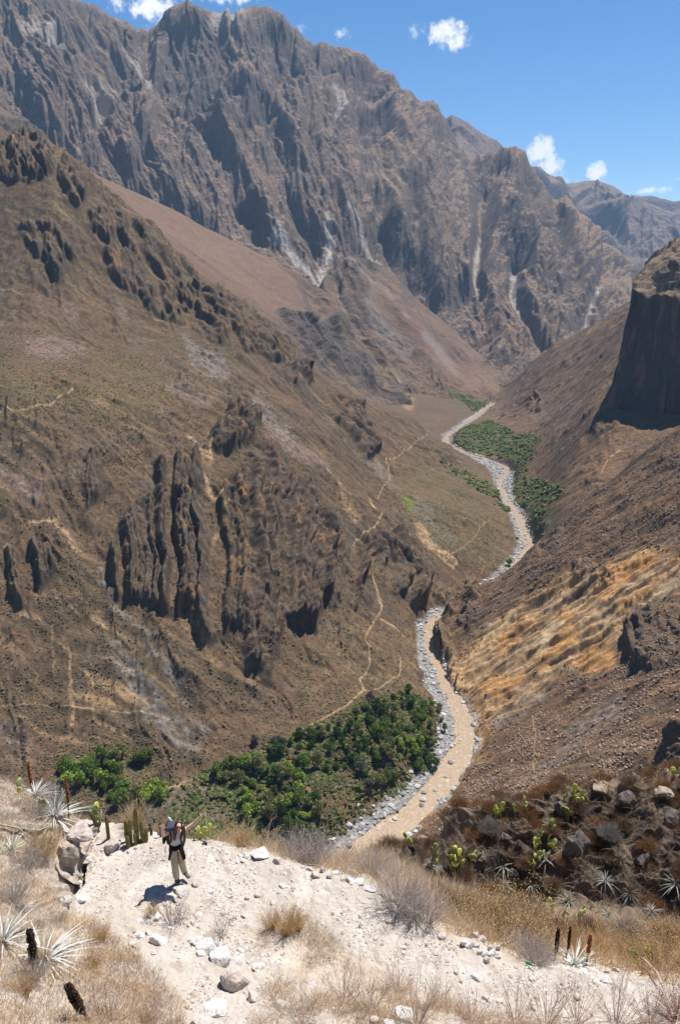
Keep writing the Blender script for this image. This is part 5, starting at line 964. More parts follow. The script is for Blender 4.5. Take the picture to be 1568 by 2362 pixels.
grass("edge_grass", fr*g2*npth*(.12+pn2), 21000, .3,.8,.010,STRAW[:3]+[STRAW[4]],"tall straw grass growing beyond the outer edge of the path", .4, .12)
grass("edge_grass_grey", fr*g2*npth*(.05+(1-pn2)), 12000, .28,.75,.010,GREYP,"tall greyish dry grass among the straw grass beyond the path", .45, .12)
g4 = np.maximum(poly(Nu,Nv,[(640,2235),(770,2300),(900,2275),(1000,2300),(1120,2340),(1300,2370),(1640,2390),(1640,2440),(560,2440),(600,2300)],20), .8*poly(Nu,Nv,[(600,2110),(700,2100),(760,2150),(800,2210),(700,2230),(600,2185)],12))
grass("foreground_grass", fr*np.maximum(g4*1.0, .12*pth*(Nv>2200)*0)*(.04+pn)*(TT_<3), 12000, .12,.42,.006,STRAW+GREYP[:2],"dry grass and thin stems along the bottom edge", .5, .2)
g5 = poly(Nu,Nv,[(1180,2200),(1230,2150),(1330,2130),(1640,2110),(1640,2290),(1450,2262),(1330,2222),(1240,2222)],14)*(TT_>2.9)*(TT_<5.2)
grass("shoulder_grass", fr*g5*npth*(.12+pn2), 16000, .22,.62,.011,[(.58,.37,.17),(.54,.31,.12),(.44,.31,.19),(.42,.30,.24)],"orange brown dry grass on the shoulder right of the path", .5, .15)
wBz = fr*NEAR['B']*(TT_>4.3)*(TT_<6.4)*(Nv>1700)
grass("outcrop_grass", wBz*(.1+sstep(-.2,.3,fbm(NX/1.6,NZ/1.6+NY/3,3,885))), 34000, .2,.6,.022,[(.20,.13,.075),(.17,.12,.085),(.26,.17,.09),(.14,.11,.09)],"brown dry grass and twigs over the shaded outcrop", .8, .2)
# ---- bushes, puyas, cacti
PROTOS = []
def proto(name, V, F, C, mat, child=None):
    e = bpy.data.objects.new(name, None); COL.objects.link(e); np_mesh(child, V, F, mat, C, smooth=False, parent=e); PROTOS.append(e); return e
def join(parts):
    V, F, C = [], [], []; o = 0
    for v, f, c in parts: V.append(v); F.append(f+o); C.append(c); o += len(v)
    return np.concatenate(V), np.concatenate(F), np.concatenate(C)
def twig_bush(r, h, n, pal, w_, sub=5, up=.8, leaves=0, lcol=(.5,.35,.12), ls=.02):
    a = rng.uniform(0,6.28,n); q = rng.random(n)**.6; D = np.stack([np.cos(a)*q*r/h, np.sin(a)*q*r/h, np.ones(n)*up],1); P0 = np.stack([np.cos(a)*q*r*.12, np.sin(a)*q*r*.12, -.05+0*a],1); L = h*rng.uniform(.7,1.1,n); pal = np.array(pal)
    c = pal[rng.integers(0,len(pal),n)]; parts = [blades(P0, D, L, np.full(n,w_), np.full(n,-.02), c)]; Dn = D/np.linalg.norm(D,axis=1)[:,None]; tips = []
    for s in range(sub):
        t = rng.uniform(.3,.95,n)[:,None]; P1 = P0+Dn*L[:,None]*t; D1 = Dn+rng.normal(0,.45,(n,3)); L1 = L*rng.uniform(.25,.5,n); parts.append(blades(P1, D1, L1, np.full(n,w_*.6), np.full(n,0.), c, seg=2)); tips.append(P1+D1/np.linalg.norm(D1,axis=1)[:,None]*L1[:,None])
    if leaves:
        T = np.concatenate(tips); k = rng.integers(0,len(T),leaves); Cn = T[k]+rng.normal(0,.05*r/.5,(leaves,3)); D2 = rng.normal(size=(leaves,3)); parts.append(blades(Cn, D2, np.full(leaves,ls*1.6), np.full(leaves,ls*1.2), np.zeros(leaves), np.array(lcol)[None]*rng.uniform(.6,1.3,(leaves,1)), seg=1, taper=False))
    return join(parts)
def place(o, U=None, V=None, s=1.0, xyz=None, dz=0, tilt=0, rot=None):
    x, y, z = xyz if xyz else nfind(U, V); o.location = (x,y,z+dz); o.scale = (s,s,s*float(rng.uniform(.9,1.1))); o.rotation_euler = (tilt, 0, float(rng.uniform(0,6.28)) if rot is None else rot); return o
def plant(protos_, U, V, s, label, cat, group=None, **kw):
    o = protos_[int(rng.integers(0,len(protos_)))]
    if o.get('used'): o = copy_tree(o)
    for k in ('group',):
        if k in o: del o[k]
    o['used'] = 1; place(o, U, V, s, **kw); tag(o, label, cat, group); return o
BARE = [proto("bare_bush", *twig_bush(.35,.62,26,[(.30,.24,.22),(.38,.31,.28),(.26,.18,.15)],.010), mgrass, "twigs") for _ in range(3)]
REDT = [proto("twiggy_bush", *twig_bush(.45,.75,44,[(.36,.24,.19),(.42,.29,.23),(.46,.34,.27)],.0075,5), mgrass, "twigs") for _ in range(3)]
GREY = [proto("grey_bush", *twig_bush(.5,.6,120,[(.42,.37,.34),(.50,.45,.41),(.36,.30,.28)],.009,5), mgrass, "twigs") for _ in range(3)]
TUFT = [proto("straw_tuft", *twig_bush(.30,.5,170,[(.55,.38,.18),(.58,.44,.26),(.48,.30,.13)],.008,2), mgrass, "stems") for _ in range(3)]
TANB = [proto("tan_bush", *twig_bush(.75,.9,110,[(.22,.16,.11),(.28,.2,.13)],.012,6,.75,7000,(.46,.31,.14),.012), mgrass, "foliage") for _ in range(2)]
MOUND = [proto("mound_bush", *twig_bush(.8,.62,420,pal,.017,3,.8), mgrass, "twigs") for pal in ([(.20,.125,.08),(.14,.09,.06),(.24,.15,.09)],[(.22,.19,.175),(.17,.15,.14),(.26,.23,.21)],[(.30,.16,.07),(.24,.125,.06),(.17,.10,.06)])]
for (U,V,s,lb) in [(395,2128,1.0,"bare grey bush of upright twigs in front of the hiker"),(510,2155,.85,"thin bare reddish bush at the right of the stone row"),(415,2122,.6,"smaller bare bush leaning right of the grey one")]: plant(BARE,U,V,s,lb,"bush")
for (U,V,s,lb) in [(350,2110,.6,"green tinged straw tuft behind the arc of stones"),(625,2140,.9,"left straw tuft of the island between the paths"),(665,2150,1.1,"tall orange straw tuft in the island between the paths"),(690,2140,.8,"right straw tuft of the island between the paths"),
   (560,1925,1.2,"big golden straw tuft on the edge left of the flat boulder"),(315,1905,1.2,"golden grass clump among the columnar cacti"),(1390,2195,1.6,"orange grass clump left of the prickly pear at right"),(1330,2190,1.3,"orange grass clump right of the white puya"),(60,2290,.8,"orange brown tuft under the white puya at left"),(100,2220,.7,"straw tuft above the crumbling bank at left"),(215,2230,.8,"orange straw tuft beside the dirt at left"),(235,2170,.7,"pale orange tuft at the left end of the dirt")]: plant(TUFT,U,V,s,lb,"grass tuft")
for k,(U,V,s) in enumerate([(790,2300,1.0),(850,2330,1.1),(920,2280,.9),(1190,2350,1.1),(1260,2360,1.2),(1330,2350,1.0),(1420,2355,1.2),(1500,2360,1.1),(1010,2320,.9),(1090,2360,1.0),(700,2360,.9),(960,2360,1.1),(1560,2330,1.2),(350,2350,.7),(250,2350,.8)]):
    plant(REDT,U,V,s,["thin reddish bush between the lower boulders and the path","reddish bush of fine twigs left of the bottom white boulder","fine twigged bush on the near path edge above the white boulder","tall fine bush rising over the right path","bushy fine twigs right of the tall fine bush","open reddish bush below the stone with a dark side","reddish bush in the lower right grass","bush with seed heads near the lower right corner","fine bush on the near edge of the path centre","low reddish bush at the bottom right of centre","fine bush between the bottom boulders","bush of fine twigs just left of the bottom centre","reddish thicket cut by the right edge","small fine bush in the lower left grass","fine bush near the dead brown stalk"][k],"bush")
for k,(U,V,s) in enumerate([(700,1985,1.3),(730,1990,1.2),(915,2085,1.3),(950,2110,1.2),(985,2130,1.1),(860,2020,1.1),(1240,2222,1.0),(140,1830,.9),(90,1880,.8),(75,2260,.8),(330,1885,1.0),(30,2080,.9),(60,2000,.9),(1215,2205,.9)]):
    plant(GREY,U,V,s,["grey twig bush behind the low wall","second grey twig bush behind the low wall","large silvery bush beyond the white path shoulder stone","silvery bush halfway down the path edge","silvery bush above the slab on the path edge","small grey bush beyond the long tilted stone","grey bush left of the white puya at right","grey bush behind the left puya","grey bush on the left bank above the branch","grey bush beneath the lower left puya","grey bush under the columnar cacti","grey thicket at the left edge below the outcrop","grey bush in the hollow left of the undercut rock","pale twigs between the tan bush and the puya"][k],"bush")
for (U,V,s,lb) in [(1180,2185,1.25,"large tan leafy bush above the small stone heap"),(1110,2150,.8,"golden leafy bush left of the large tan bush"),(1240,2150,.8,"tan bush behind the large one"),(1535,2235,.95,"yellowish leafy bush in front of the right edge"),(1460,2215,.75,"yellow green bush beside the prickly pear at right"),(100,1975,.5,"orange brown bush in the shade of the undercut rock")]: plant(TANB,U,V,s,lb,"bush")
# rounded bushes on the outcrop
cand = np.flatnonzero((wBz*(TT_>4.9)*(TT_<6.25)).ravel() > .5); wt = np.abs(np.gradient(NX,axis=1)*(np.abs(np.gradient(NY,axis=0))+np.abs(np.gradient(NZ,axis=0)))).ravel()[cand]; wt/=wt.sum()
def bush_words(k, p):
    u, v = map(float, proj(*p)); c = ["brown","grey","rusty"][k]
    h = "along the crest" if v < 1880+max(0,(1300-u))*.2 else "low at the foot" if v > 2040 else "halfway up the face"
    w_ = "left tip" if u < 1020 else "left part" if u < 1180 else "middle" if u < 1340 else "right part" if u < 1470 else "right end"
    return f"round {c} dry bush {h} of the shaded outcrop's {w_}", "bush", f"{c} bushes {h} of the outcrop's {w_}"
for i in rng.choice(cand, 230, p=wt, replace=False):
    p = (float(NX.ravel()[i]), float(NY.ravel()[i]), float(NZ.ravel()[i])); k = int(rng.choice(3, p=[.5,.08,.42])); plant([MOUND[k]],0,0,float(rng.uniform(.35,.95)),*bush_words(k, p),xyz=p)
for k,(U,V,s) in enumerate([(1060,2120,1.1),(1150,2120,1.0),(1290,2170,1.1),(1360,2160,1.0),(1450,2175,1.2),(1540,2185,1.2),(1010,2080,.9),(1220,2110,1.1)]):
    plant([MOUND[k%3]],U,V,s,["brown bush in the dip left of the tan bush","grey brown bush in the dip above the tan bush","rusty bush behind the orange grass","brown bush behind the prickly pear at right","grey bush in the dip above the yellow bush","rusty bush by the right edge of the dip","brown bush at the left end of the dip","grey bush in the middle of the dip"][k],"bush")
# puyas: rosettes of long white leaves
def rosette(n, L, w_, cols, up=.5, bend=.35):
    a = np.arange(n)*2.399+rng.uniform(0,.3,n); e = np.linspace(-.25, 1.35, n)[rng.permutation(n)]; D = np.stack([np.cos(a)*np.cos(e), np.sin(a)*np.cos(e), np.sin(e)+.08],1)
    c = np.array(cols)[rng.integers(0,len(cols),n)]*rng.uniform(.85,1.1,(n,1)); sd = np.tile([0,0,1.0],(n,1))+rng.normal(0,.15,(n,3)); return blades(D*.03, D, L*rng.uniform(.65,1.1,n), np.full(n,w_), np.full(n,bend), c, seg=6, side=sd)
WHT = [(.50,.50,.47),(.46,.48,.43),(.58,.57,.55)]; GRN=[(.36,.40,.28),(.42,.45,.33),(.50,.52,.42)]
mpuya = col_mat("puya_leaves", .6, .08, 4, spec=.3)
def stalk(h, r, colr, seed):
    """a dead flower head: a knobbly club on a stem"""
    q = np.random.default_rng(seed); n = 260; t = q.random(n); a = q.uniform(0,6.28,n); rad = r*(.55+.45*np.sin(t*2.8+.25)); C = np.stack([np.cos(a)*rad*.8+.06*t*h, np.sin(a)*rad*.8, h*(.25+.75*t)],1); S = q.uniform(.22,.42,n)*r
    IV = ICO1V; V = (IV[None]*S[:,None,None]*(1+.35*q.uniform(-1,1,(n,len(IV),1)))+C[:,None]).reshape(-1,3); F = (ICO1F[None]+(np.arange(n)*len(IV))[:,None,None]).reshape(-1,3); c = np.repeat(np.array(colr)[None]*q.uniform(.5,1.6,(n,1)), len(IV), 0)
    sv, sf = limb_mesh([((0,0,-.1),(.06*h*.6,0,h*.95),r*.4,r*.3)]); sc_ = np.tile(np.array(colr)[None]*.8,(len(sv),1)); f3 = np.concatenate([sf[:,[0,1,2]],sf[:,[0,2,3]]])
    return join([(V,F,c),(sv,f3,sc_)])
mstalk = col_mat("dead_flower_head", .95, .2, 20, spec=.05)
def puya(U, V, s, label, stalks=(), pal=WHT, n=46, w_=.03, L=.6, group=None, xyz=None, tilt=0, bend=.35):
    e = bpy.data.objects.new("puya_plant", None); COL.objects.link(e); v,f,c = rosette(n, L, w_, pal, bend=bend); np_mesh("rosette", v, f, mpuya, c, smooth=False, parent=e)
    for (dx,dy,h,r,colr) in stalks:
        v,f,c = stalk(h,r,colr,int(rng.integers(0,999))); o = np_mesh("flower_stalk", v, f, mstalk, c, smooth=False, parent=e); o.location = (dx,dy,0); o.rotation_euler = (0,-.08,rng.uniform(0,6))
    place(e, U, V, s, xyz=xyz, tilt=tilt); tag(e, label, "puya plant", group); return e
RUST=(.26,.10,.045); DKB=(.045,.028,.02)
puya(130,1885,1.15,"large white puya rosette with a rusty flower stalk on the left bank",[(.05,.25,.85,.035,RUST)],n=80,L=.62)
puya(85,1838,1.0,"pale puya behind the large one with a rusty stalk against the valley",[(-.05,.2,.85,.04,RUST)],n=60,L=.5)
puya(30,1960,.8,"greenish white puya at the left edge",pal=GRN+WHT,n=36,L=.5)
puya(12,2175,1.1,"white puya cut by the left edge with a dark flower head",[(.42,.1,.75,.065,DKB)],n=44,L=.6)
puya(105,2215,1.1,"large white puya in the lower left with a thick dark flower head",[(-.22,.3,.9,.062,DKB)],n=60,L=.68,bend=.45)
puya(1322,2225,1.05,"white puya with dark stalks beyond the right path edge",[(-.32,.2,.72,.042,DKB),(.3,.1,.62,.04,RUST),(-.05,.25,.68,.03,DKB)],n=56,L=.55,w_=.02)
e = bpy.data.objects.new("dead_flower_stalk", None); COL.objects.link(e); v,f,c = stalk(.8,.065,DKB,5); np_mesh("flower_head", v, f, mstalk, c, smooth=False, parent=e); place(e,205,2350,1.1,rot=.4); e.rotation_euler = (.15,-.3,.4); tag(e,"thick dark brown dead flower stalk in the lower left grass","plant stalk")
for k,(U,V,s,g_) in enumerate([(1165,2045,1.3,GRN),(1085,2035,1.0,WHT),(1255,1985,1.1,WHT),(1395,2030,1.0,WHT),(1365,2010,.9,GRN),(1425,1985,.9,GRN),(1555,2040,1.3,GRN),(1310,2080,1.2,GRN),(1160,2000,1.0,WHT),(1225,2040,.9,WHT),(1290,1960,.9,GRN),(1500,2100,.9,WHT),(1340,2120,.9,GRN),(1400,2110,.8,GRN),(985,1995,1.1,WHT),(1480,1950,.8,GRN),(1450,2060,.9,WHT)]):
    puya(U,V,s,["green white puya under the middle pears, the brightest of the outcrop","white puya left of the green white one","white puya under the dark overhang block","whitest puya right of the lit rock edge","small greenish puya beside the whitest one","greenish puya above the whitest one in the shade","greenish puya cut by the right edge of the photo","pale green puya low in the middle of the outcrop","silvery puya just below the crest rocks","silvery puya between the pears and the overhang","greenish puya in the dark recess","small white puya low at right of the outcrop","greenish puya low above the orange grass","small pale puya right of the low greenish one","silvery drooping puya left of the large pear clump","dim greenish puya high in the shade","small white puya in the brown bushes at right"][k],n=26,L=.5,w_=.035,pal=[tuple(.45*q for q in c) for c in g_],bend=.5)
# prickly pears: flattened pads, each a part
mpad = col_mat("cactus_pad", .5, .15, 6, spec=.35)
def pad_mesh(colr):
    V = ICO2V.copy(); V[:,2] = V[:,2]+1; V *= [.36, .06, .5]; V[:,0] *= .75+.35*V[:,2]; c = np.array(colr)[None]*(.9+.2*rng.random((len(V),1))); rim = (np.abs(V[:,0])>.38)|(V[:,2]>.9); c[rim] = c[rim]*.7+np.array((.55,.52,.12))*.3
    me = bpy.data.meshes.new("pad"); me.from_pydata(V.tolist(),[],ICO2F.tolist()); [setattr(p,'use_smooth',True) for p in me.polygons]; ca = me.color_attributes.new("Col",'FLOAT_COLOR','POINT'); c4=np.ones((len(V),4),np.float32); c4[:,:3]=c; ca.data.foreach_set("color",c4.ravel()); me.materials.append(mpad); return me
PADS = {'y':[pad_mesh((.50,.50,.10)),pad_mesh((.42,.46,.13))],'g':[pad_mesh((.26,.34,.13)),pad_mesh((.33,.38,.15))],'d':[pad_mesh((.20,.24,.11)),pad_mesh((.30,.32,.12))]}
def pear(U, V, n, size, kinds, label, group=None, xyz=None, flat=.5):
    e = bpy.data.objects.new("prickly_pear", None); COL.objects.link(e); base = [((rng.uniform(-.5,.5)*size*(n**.5)*.7, rng.uniform(-.4,.4)*size*(n**.5)*.5, -.1*size), rng.uniform(-.5,.5)) for _ in range(max(1,int(n/3.2)))]; made = 0; q = list(base)
    while made < n and q:
        (p, a) = q.pop(0); o = bpy.data.objects.new("pad", PADS[kinds[int(rng.integers(0,len(kinds)))]][int(rng.integers(0,2))]); COL.objects.link(o); o.parent = e; s = size*rng.uniform(.75,1.15); o.location = p; o.scale = (s,s,s)
        o.rotation_euler = (rng.uniform(-.5,.5), a, rng.uniform(-1.2,1.2)); made += 1; M = o.rotation_euler.to_matrix(); tip = M@Vector((0,0,.95*s))
        for _ in range(2): q.append(((p[0]+tip.x+rng.uniform(-.15,.15)*s, p[1]+tip.y, p[2]+tip.z), a*.5+rng.uniform(-.9,.9)))
    x,y,z = xyz if xyz else nfind(U,V); e.location=(x,y,z); tag(e,label,"cactus",group)
pear(152,1858,6,.20,['g','y'],"prickly pear with dark green pads between the two rusty stalks"); pear(108,1868,3,.2,['y'],"yellowish prickly pear pads left of the large puya"); pear(215,1862,5,.27,['g','y'],"tall prickly pear with two upright pads against the green valley"); pear(50,1830,2,.24,['y','g'],"single upright prickly pear pad at far left")
pear(225,1905,3,.22,['y','g'],"low prickly pear beside the leftmost column cactus"); pear(472,1925,8,.24,['y'],"bright yellow prickly pear behind the hiker's raised arm"); pear(1485,2230,5,.24,['g','g','y'],"green prickly pear standing among the dry grass at right",); pear(1445,2195,0,.2,['g'],"x") if False else None
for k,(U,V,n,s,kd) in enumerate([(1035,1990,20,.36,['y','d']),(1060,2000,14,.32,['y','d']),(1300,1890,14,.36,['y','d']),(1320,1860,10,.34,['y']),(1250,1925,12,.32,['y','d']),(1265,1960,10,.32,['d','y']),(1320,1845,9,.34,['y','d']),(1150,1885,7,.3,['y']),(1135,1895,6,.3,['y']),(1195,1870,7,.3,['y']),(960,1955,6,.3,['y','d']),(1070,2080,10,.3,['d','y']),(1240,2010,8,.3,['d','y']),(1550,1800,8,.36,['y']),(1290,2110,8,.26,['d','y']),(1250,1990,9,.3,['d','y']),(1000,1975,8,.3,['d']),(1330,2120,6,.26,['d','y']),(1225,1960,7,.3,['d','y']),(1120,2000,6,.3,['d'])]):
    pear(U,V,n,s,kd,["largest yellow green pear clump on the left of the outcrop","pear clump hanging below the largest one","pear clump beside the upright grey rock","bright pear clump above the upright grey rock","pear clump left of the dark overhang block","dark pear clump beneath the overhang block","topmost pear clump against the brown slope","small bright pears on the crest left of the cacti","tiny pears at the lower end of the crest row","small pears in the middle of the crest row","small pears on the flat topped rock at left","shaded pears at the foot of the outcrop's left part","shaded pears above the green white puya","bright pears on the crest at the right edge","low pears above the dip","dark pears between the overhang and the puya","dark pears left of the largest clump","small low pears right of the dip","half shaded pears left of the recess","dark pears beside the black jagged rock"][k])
# columnar cacti
mcol = col_mat("cactus_column", .8, .3, 9, spec=.1)
def column(U, V, h, r, label, lean=0., colr=(.085,.075,.04), arms=0):
    e = bpy.data.objects.new("column_cactus", None); COL.objects.link(e)
    def col_(hh, rr, px, name):
        n, m_ = 20, 10; V_ = []; k = np.arange(n)
        for j in range(m_+1):
            t = j/m_; rad = rr*(1-.75*max(0,t-.86)/.14*.9)*np.where(k%2==0,1,.74)*(1+.06*math.sin(t*17)); a = k*2*math.pi/n; V_.append(np.stack([px+rad*np.cos(a)+lean*hh*t*t, rad*np.sin(a), np.full(n,hh*t-.08)],1))
        V_ = np.concatenate(V_+[[[px+lean*hh,0,hh*1.0-.07]]]); F = [[j*n+i,j*n+(i+1)%n,(j+1)*n+(i+1)%n,(j+1)*n+i] for j in range(m_) for i in range(n)]+[[m_*n+i,m_*n+(i+1)%n,(m_+1)*n,(m_+1)*n] for i in range(n)]
        V_ = np.asarray(V_); c = np.array(colr)[None]*rng.uniform(.6,1.4,(len(V_),1)); ridge = np.tile(k%2==0, m_+2)[:len(V_)]; c[ridge] = c[ridge]*.4+np.array((.32,.30,.10))*.6
        me = bpy.data.meshes.new(name); me.from_pydata(V_.tolist(),[],[f if f[2]!=f[3] else f[:3] for f in F]); ca = me.color_attributes.new("Col",'FLOAT_COLOR','POINT'); c4=np.ones((len(V_),4),np.float32); c4[:,:3]=c; ca.data.foreach_set("color",c4.ravel()); return link(name, me, mcol, e)
    col_(h, r, 0, "stem")
    for k in range(arms): col_(h*rng.uniform(.5,.8), r*.85, (k+1)*r*2.4*(-1)**k, "stem")
    place(e, U, V, 1, rot=float(rng.uniform(-.3,.3))); tag(e,label,"cactus")
for a in [(250,1930,.62,.04,"slim dark column cactus left of the clump",-.02),(226,1915,.6,.05,"crooked dark column cactus touching the pear",-.22,(.03,.022,.018)),(318,1940,.95,.048,"tallest column cactus of the clump",0,(.12,.11,.04),2),(303,1944,.7,.042,"yellow ribbed column left of the tallest one",0,(.15,.13,.045),1),(330,1936,.62,.04,"column cactus right of the tallest one",.02,(.12,.10,.045),1),(352,1925,.95,.035,"leaning black dead column right of the clump",-.24,(.018,.014,.014)),(372,1920,.5,.03,"short dark column nearest the hiker",0),(340,1935,.45,.035,"short yellow ribbed column in the clump",0,(.16,.14,.05)),(297,1952,.4,.045,"stubby column at the foot of the clump",0,(.13,.1,.05))]: column(*a)
# branches lying on the bank
def branch(pts, r, label, colr=(.42,.36,.31), kids=()):
    q = [np.array(nfind(*p))+[0,0,h] for p, h in pts]; segs = [(q[i], q[i+1], r*(1-.7*i/len(q)), r*(1-.7*(i+1)/len(q))) for i in range(len(q)-1)]
    for (i, p, h) in kids: segs.append((q[i], np.array(nfind(*p))+[0,0,h], r*.6, r*.25))
    v, f = limb_mesh(segs, 6); o = np_mesh("fallen_branch", v, f, mstone, np.array(colr)[None]*rng.uniform(.8,1.1,(len(v),1))); tag(o, label, "branch")
branch([((0,1912),.12),((45,1920),.1),((90,1925),.12),((130,1915),.16)], .022, "long bleached branch lying across the left bank", kids=[(1,(100,1958),.05),(2,(130,1895),.15)])
branch([((1480,2235),.3),((1510,2262),.25),((1530,2290),.12)], .018, "crooked bleached branch in the yellow bush at right", (.5,.42,.34))
# thorny red brown shrub in the lower right corner
v1 = join([blades(np.array([[0,0,0.]]*9)+rng.normal(0,.06,(9,3)), np.stack([-np.ones(9)*rng.uniform(.5,1.2,9), rng.uniform(-.5,.5,9), rng.uniform(.2,.9,9)],1), rng.uniform(.8,1.3,9), np.full(9,.022), np.full(9,.1), np.tile([(.14,.06,.045)],(9,1)), seg=5)] + [twig_bush(.9,.9,60,[(.20,.09,.06),(.26,.13,.085)],.012,6,.5,500,(.34,.10,.06),.02)])
e = proto("thorn_bush", *v1, mgrass, "branches"); place(e, 1560, 2352, .62, rot=0.); tag(e, "dark red thorny shrub in the lower right corner", "bush")
# green glass bottle litter
bm_ = bmesh.new(); prof = [(0,.0),(.035,.0),(.037,.02),(.037,.15),(.03,.18),(.014,.21),(.014,.26),(0,.26)]; vs = [bm_.verts.new((r,0,z)) for r,z in prof]; es = [bm_.edges.new((vs[i],vs[i+1])) for i in range(len(vs)-1)]
bmesh.ops.spin(bm_, geom=vs+es, cent=(0,0,0), axis=(0,0,1), angle=2*math.pi, steps=16, use_duplicate=False); bmesh.ops.remove_doubles(bm_, verts=bm_.verts, dist=1e-4); me = bpy.data.meshes.new("bottle"); bm_.to_mesh(me); bm_.free()
mg = col_mat("green_plastic", .2, .05, 5, base=(.02,.16,.06), spec=.6); o = link("bottle", me, mg); x,y,z = nfind(1212,2222); o.location=(x,y,z+.05); o.rotation_euler=(1.3,0,.8); o.scale=(.7,.7,.7); tag(o,"small green bottle lying in the straw under the tan bush","bottle")

# fine gravel on the path
A_ = np.abs((NEAR['path'] > .5)*fr*(TT_ < 4.2)*(.1+sstep(-.1,.4,fbm(NX/.9, NY/.9, 3, 991)))*(np.gradient(NX,axis=1)*np.gradient(NY,axis=0))).ravel(); cs_ = np.cumsum(A_); i_ = np.minimum(np.searchsorted(cs_, rng.uniform(0,cs_[-1],7000)), A_.size-1)
tag(blobs("path_gravel", np.stack([NX.ravel()[i_],NY.ravel()[i_],NZ.ravel()[i_]],1), rng.uniform(.006,.022,7000)*(1+1.2*(rng.random(7000)>.93)), bush_cols(7000,[(.50,.46,.42),(.40,.34,.29),(.58,.54,.50),(.34,.27,.22)]), mrk, .6, .3), "fine gravel and grit scattered over the dirt path", "gravel", kind='stuff')
# ================================================================== THE HIKER
def baked(name, joints, edges, mat, parent, sub=2, root=0, flat=None):
    """joints: (x, y, z, r) or (x, y, z, rx, ry)"""
    me = bpy.data.meshes.new(name+"_cage"); me.from_pydata([j[:3] for j in joints], edges, []); o = bpy.data.objects.new(name+"_cage", me); COL.objects.link(o)
    sk = o.modifiers.new("skin", 'SKIN'); sk.use_smooth_shade = True; sk.branch_smoothing = .3
    for i, j in enumerate(joints): v = me.skin_vertices[0].data[i]; v.radius = (j[3], j[4] if len(j) > 4 else j[3]); v.use_root = (i == root)
    sb = o.modifiers.new("sub", 'SUBSURF'); sb.levels = sub; sb.render_levels = sub
    dg = bpy.context.evaluated_depsgraph_get(); m2 = bpy.data.meshes.new_from_object(o.evaluated_get(dg)); m2.name = name
    bpy.data.objects.remove(o); m2.materials.clear(); return link(name, m2, mat, parent)
px, py, pz = nfind(414, 2036)
mskin = col_mat("skin", .55, .06, 30, base=(.66,.40,.30), spec=.35)
mshirt = col_mat("shirt_cloth", .9, .1, 30, base=(.50,.47,.45)); mtrou = col_mat("trouser_cloth", .9, .12, 14, base=(.46,.38,.27)); mjack = col_mat("black_fleece", .95, .2, 20, base=(.012,.012,.016)); mboot = col_mat("boot_leather", .7, .2, 20, base=(.10,.09,.095)); mhair = col_mat("brown_hair", .5, .3, 40, base=(.075,.026,.014), spec=.4)
mstrap = col_mat("pack_nylon", .7, .2, 15, base=(.02,.02,.022)); mgreyn = col_mat("pack_grey_nylon", .6, .15, 15, base=(.05,.06,.085)); mlens = col_mat("dark_lens", .1, .05, 5, base=(.02,.01,.01), spec=.8); mlip = col_mat("lips", .4, .05, 5, base=(.5,.10,.09)); mteeth = col_mat("teeth", .3, .02, 5, base=(.8,.78,.74))
# skeleton, metres, facing the camera (-Y); x to the right of the photo
J = dict(pel=(-.02,.02,.90), sp1=(.0,.0,1.04), chest=(.045,-.05,1.22), neck0=(.075,-.085,1.36), neck=(.09,-.115,1.42), head=(.11,-.15,1.53), crown=(.125,-.15,1.62),
  rs=(-.10,-.06,1.33), re=(-.235,-.14,1.26), rw=(-.225,-.19,1.46), ls=(.215,-.05,1.35), le=(.385,-.02,1.47), lw=(.53,-.02,1.64),
  rh=(-.095,.0,.86), rk=(-.045,-.09,.49), ra=(-.04,-.04,.09), lh=(.075,.04,.86), lk=(.06,.05,.49), la=(.085,.16,.09))
names = list(J); idx = {k:i for i,k in enumerate(names)}
RAD = dict(pel=(.13,.10), sp1=(.105,.08), chest=(.135,.095), neck0=(.06,.055), neck=(.045,.045), head=(.078,.092), crown=(.06,.07), rs=.047, re=.041, rw=.028, ls=.047, le=.040, lw=.028, rh=.08, rk=.052, ra=.036, lh=.08, lk=.052, la=.036)
def jl(extra=()): return [J[k]+(RAD[k] if isinstance(RAD[k], tuple) else (RAD[k],)) for k in names]+list(extra)
E = [('pel','sp1'),('sp1','chest'),('chest','neck0'),('neck0','neck'),('neck','head'),('head','crown'),('chest','rs'),('rs','re'),('re','rw'),('chest','ls'),('ls','le'),('le','lw'),('pel','rh'),('rh','rk'),('rk','ra'),('pel','lh'),('lh','lk'),('lk','la')]
E = [(idx[a], idx[b]) for a, b in E]; joints = jl()
# hands: palm and five fingers each, as chains of the same body
def hand(wk, d, side, palmn, open_=1.0):
    d = Vector(d).normalized(); s = Vector(side).normalized(); w0 = Vector(J[wk]); pm = w0+d*.045; i0 = len(joints); joints.append((*pm, .030, .014)); E.append((idx[wk], i0)); kn = w0+d*.085; i1 = len(joints); joints.append((*kn, .036, .012)); E.append((i0, i1)); pn = Vector(palmn)
    for k, (off, ln, sp) in enumerate([(-.030,.068,-.30),(-.010,.078,-.08),(.011,.074,.12),(.031,.058,.34)]):
        b = kn+s*off+d*.008; f1 = b+(d+s*sp*open_).normalized()*ln*.5+pn*.004; f2 = f1+(d+s*sp*open_+pn*.35).normalized()*ln*.5; a = len(joints); joints.append((*b,.0095)); joints.append((*f1,.0088)); joints.append((*f2,.007)); E.extend([(i1,a),(a,a+1),(a+1,a+2)])
    t0 = w0+d*.03-s*.026; t1 = t0-s*.032+d*.026; t2 = t1-s*.014+d*.028+pn*.006; a = len(joints); joints.append((*t0,.012)); joints.append((*t1,.011)); joints.append((*t2,.008)); E.extend([(i0,a),(a,a+1),(a+1,a+2)])
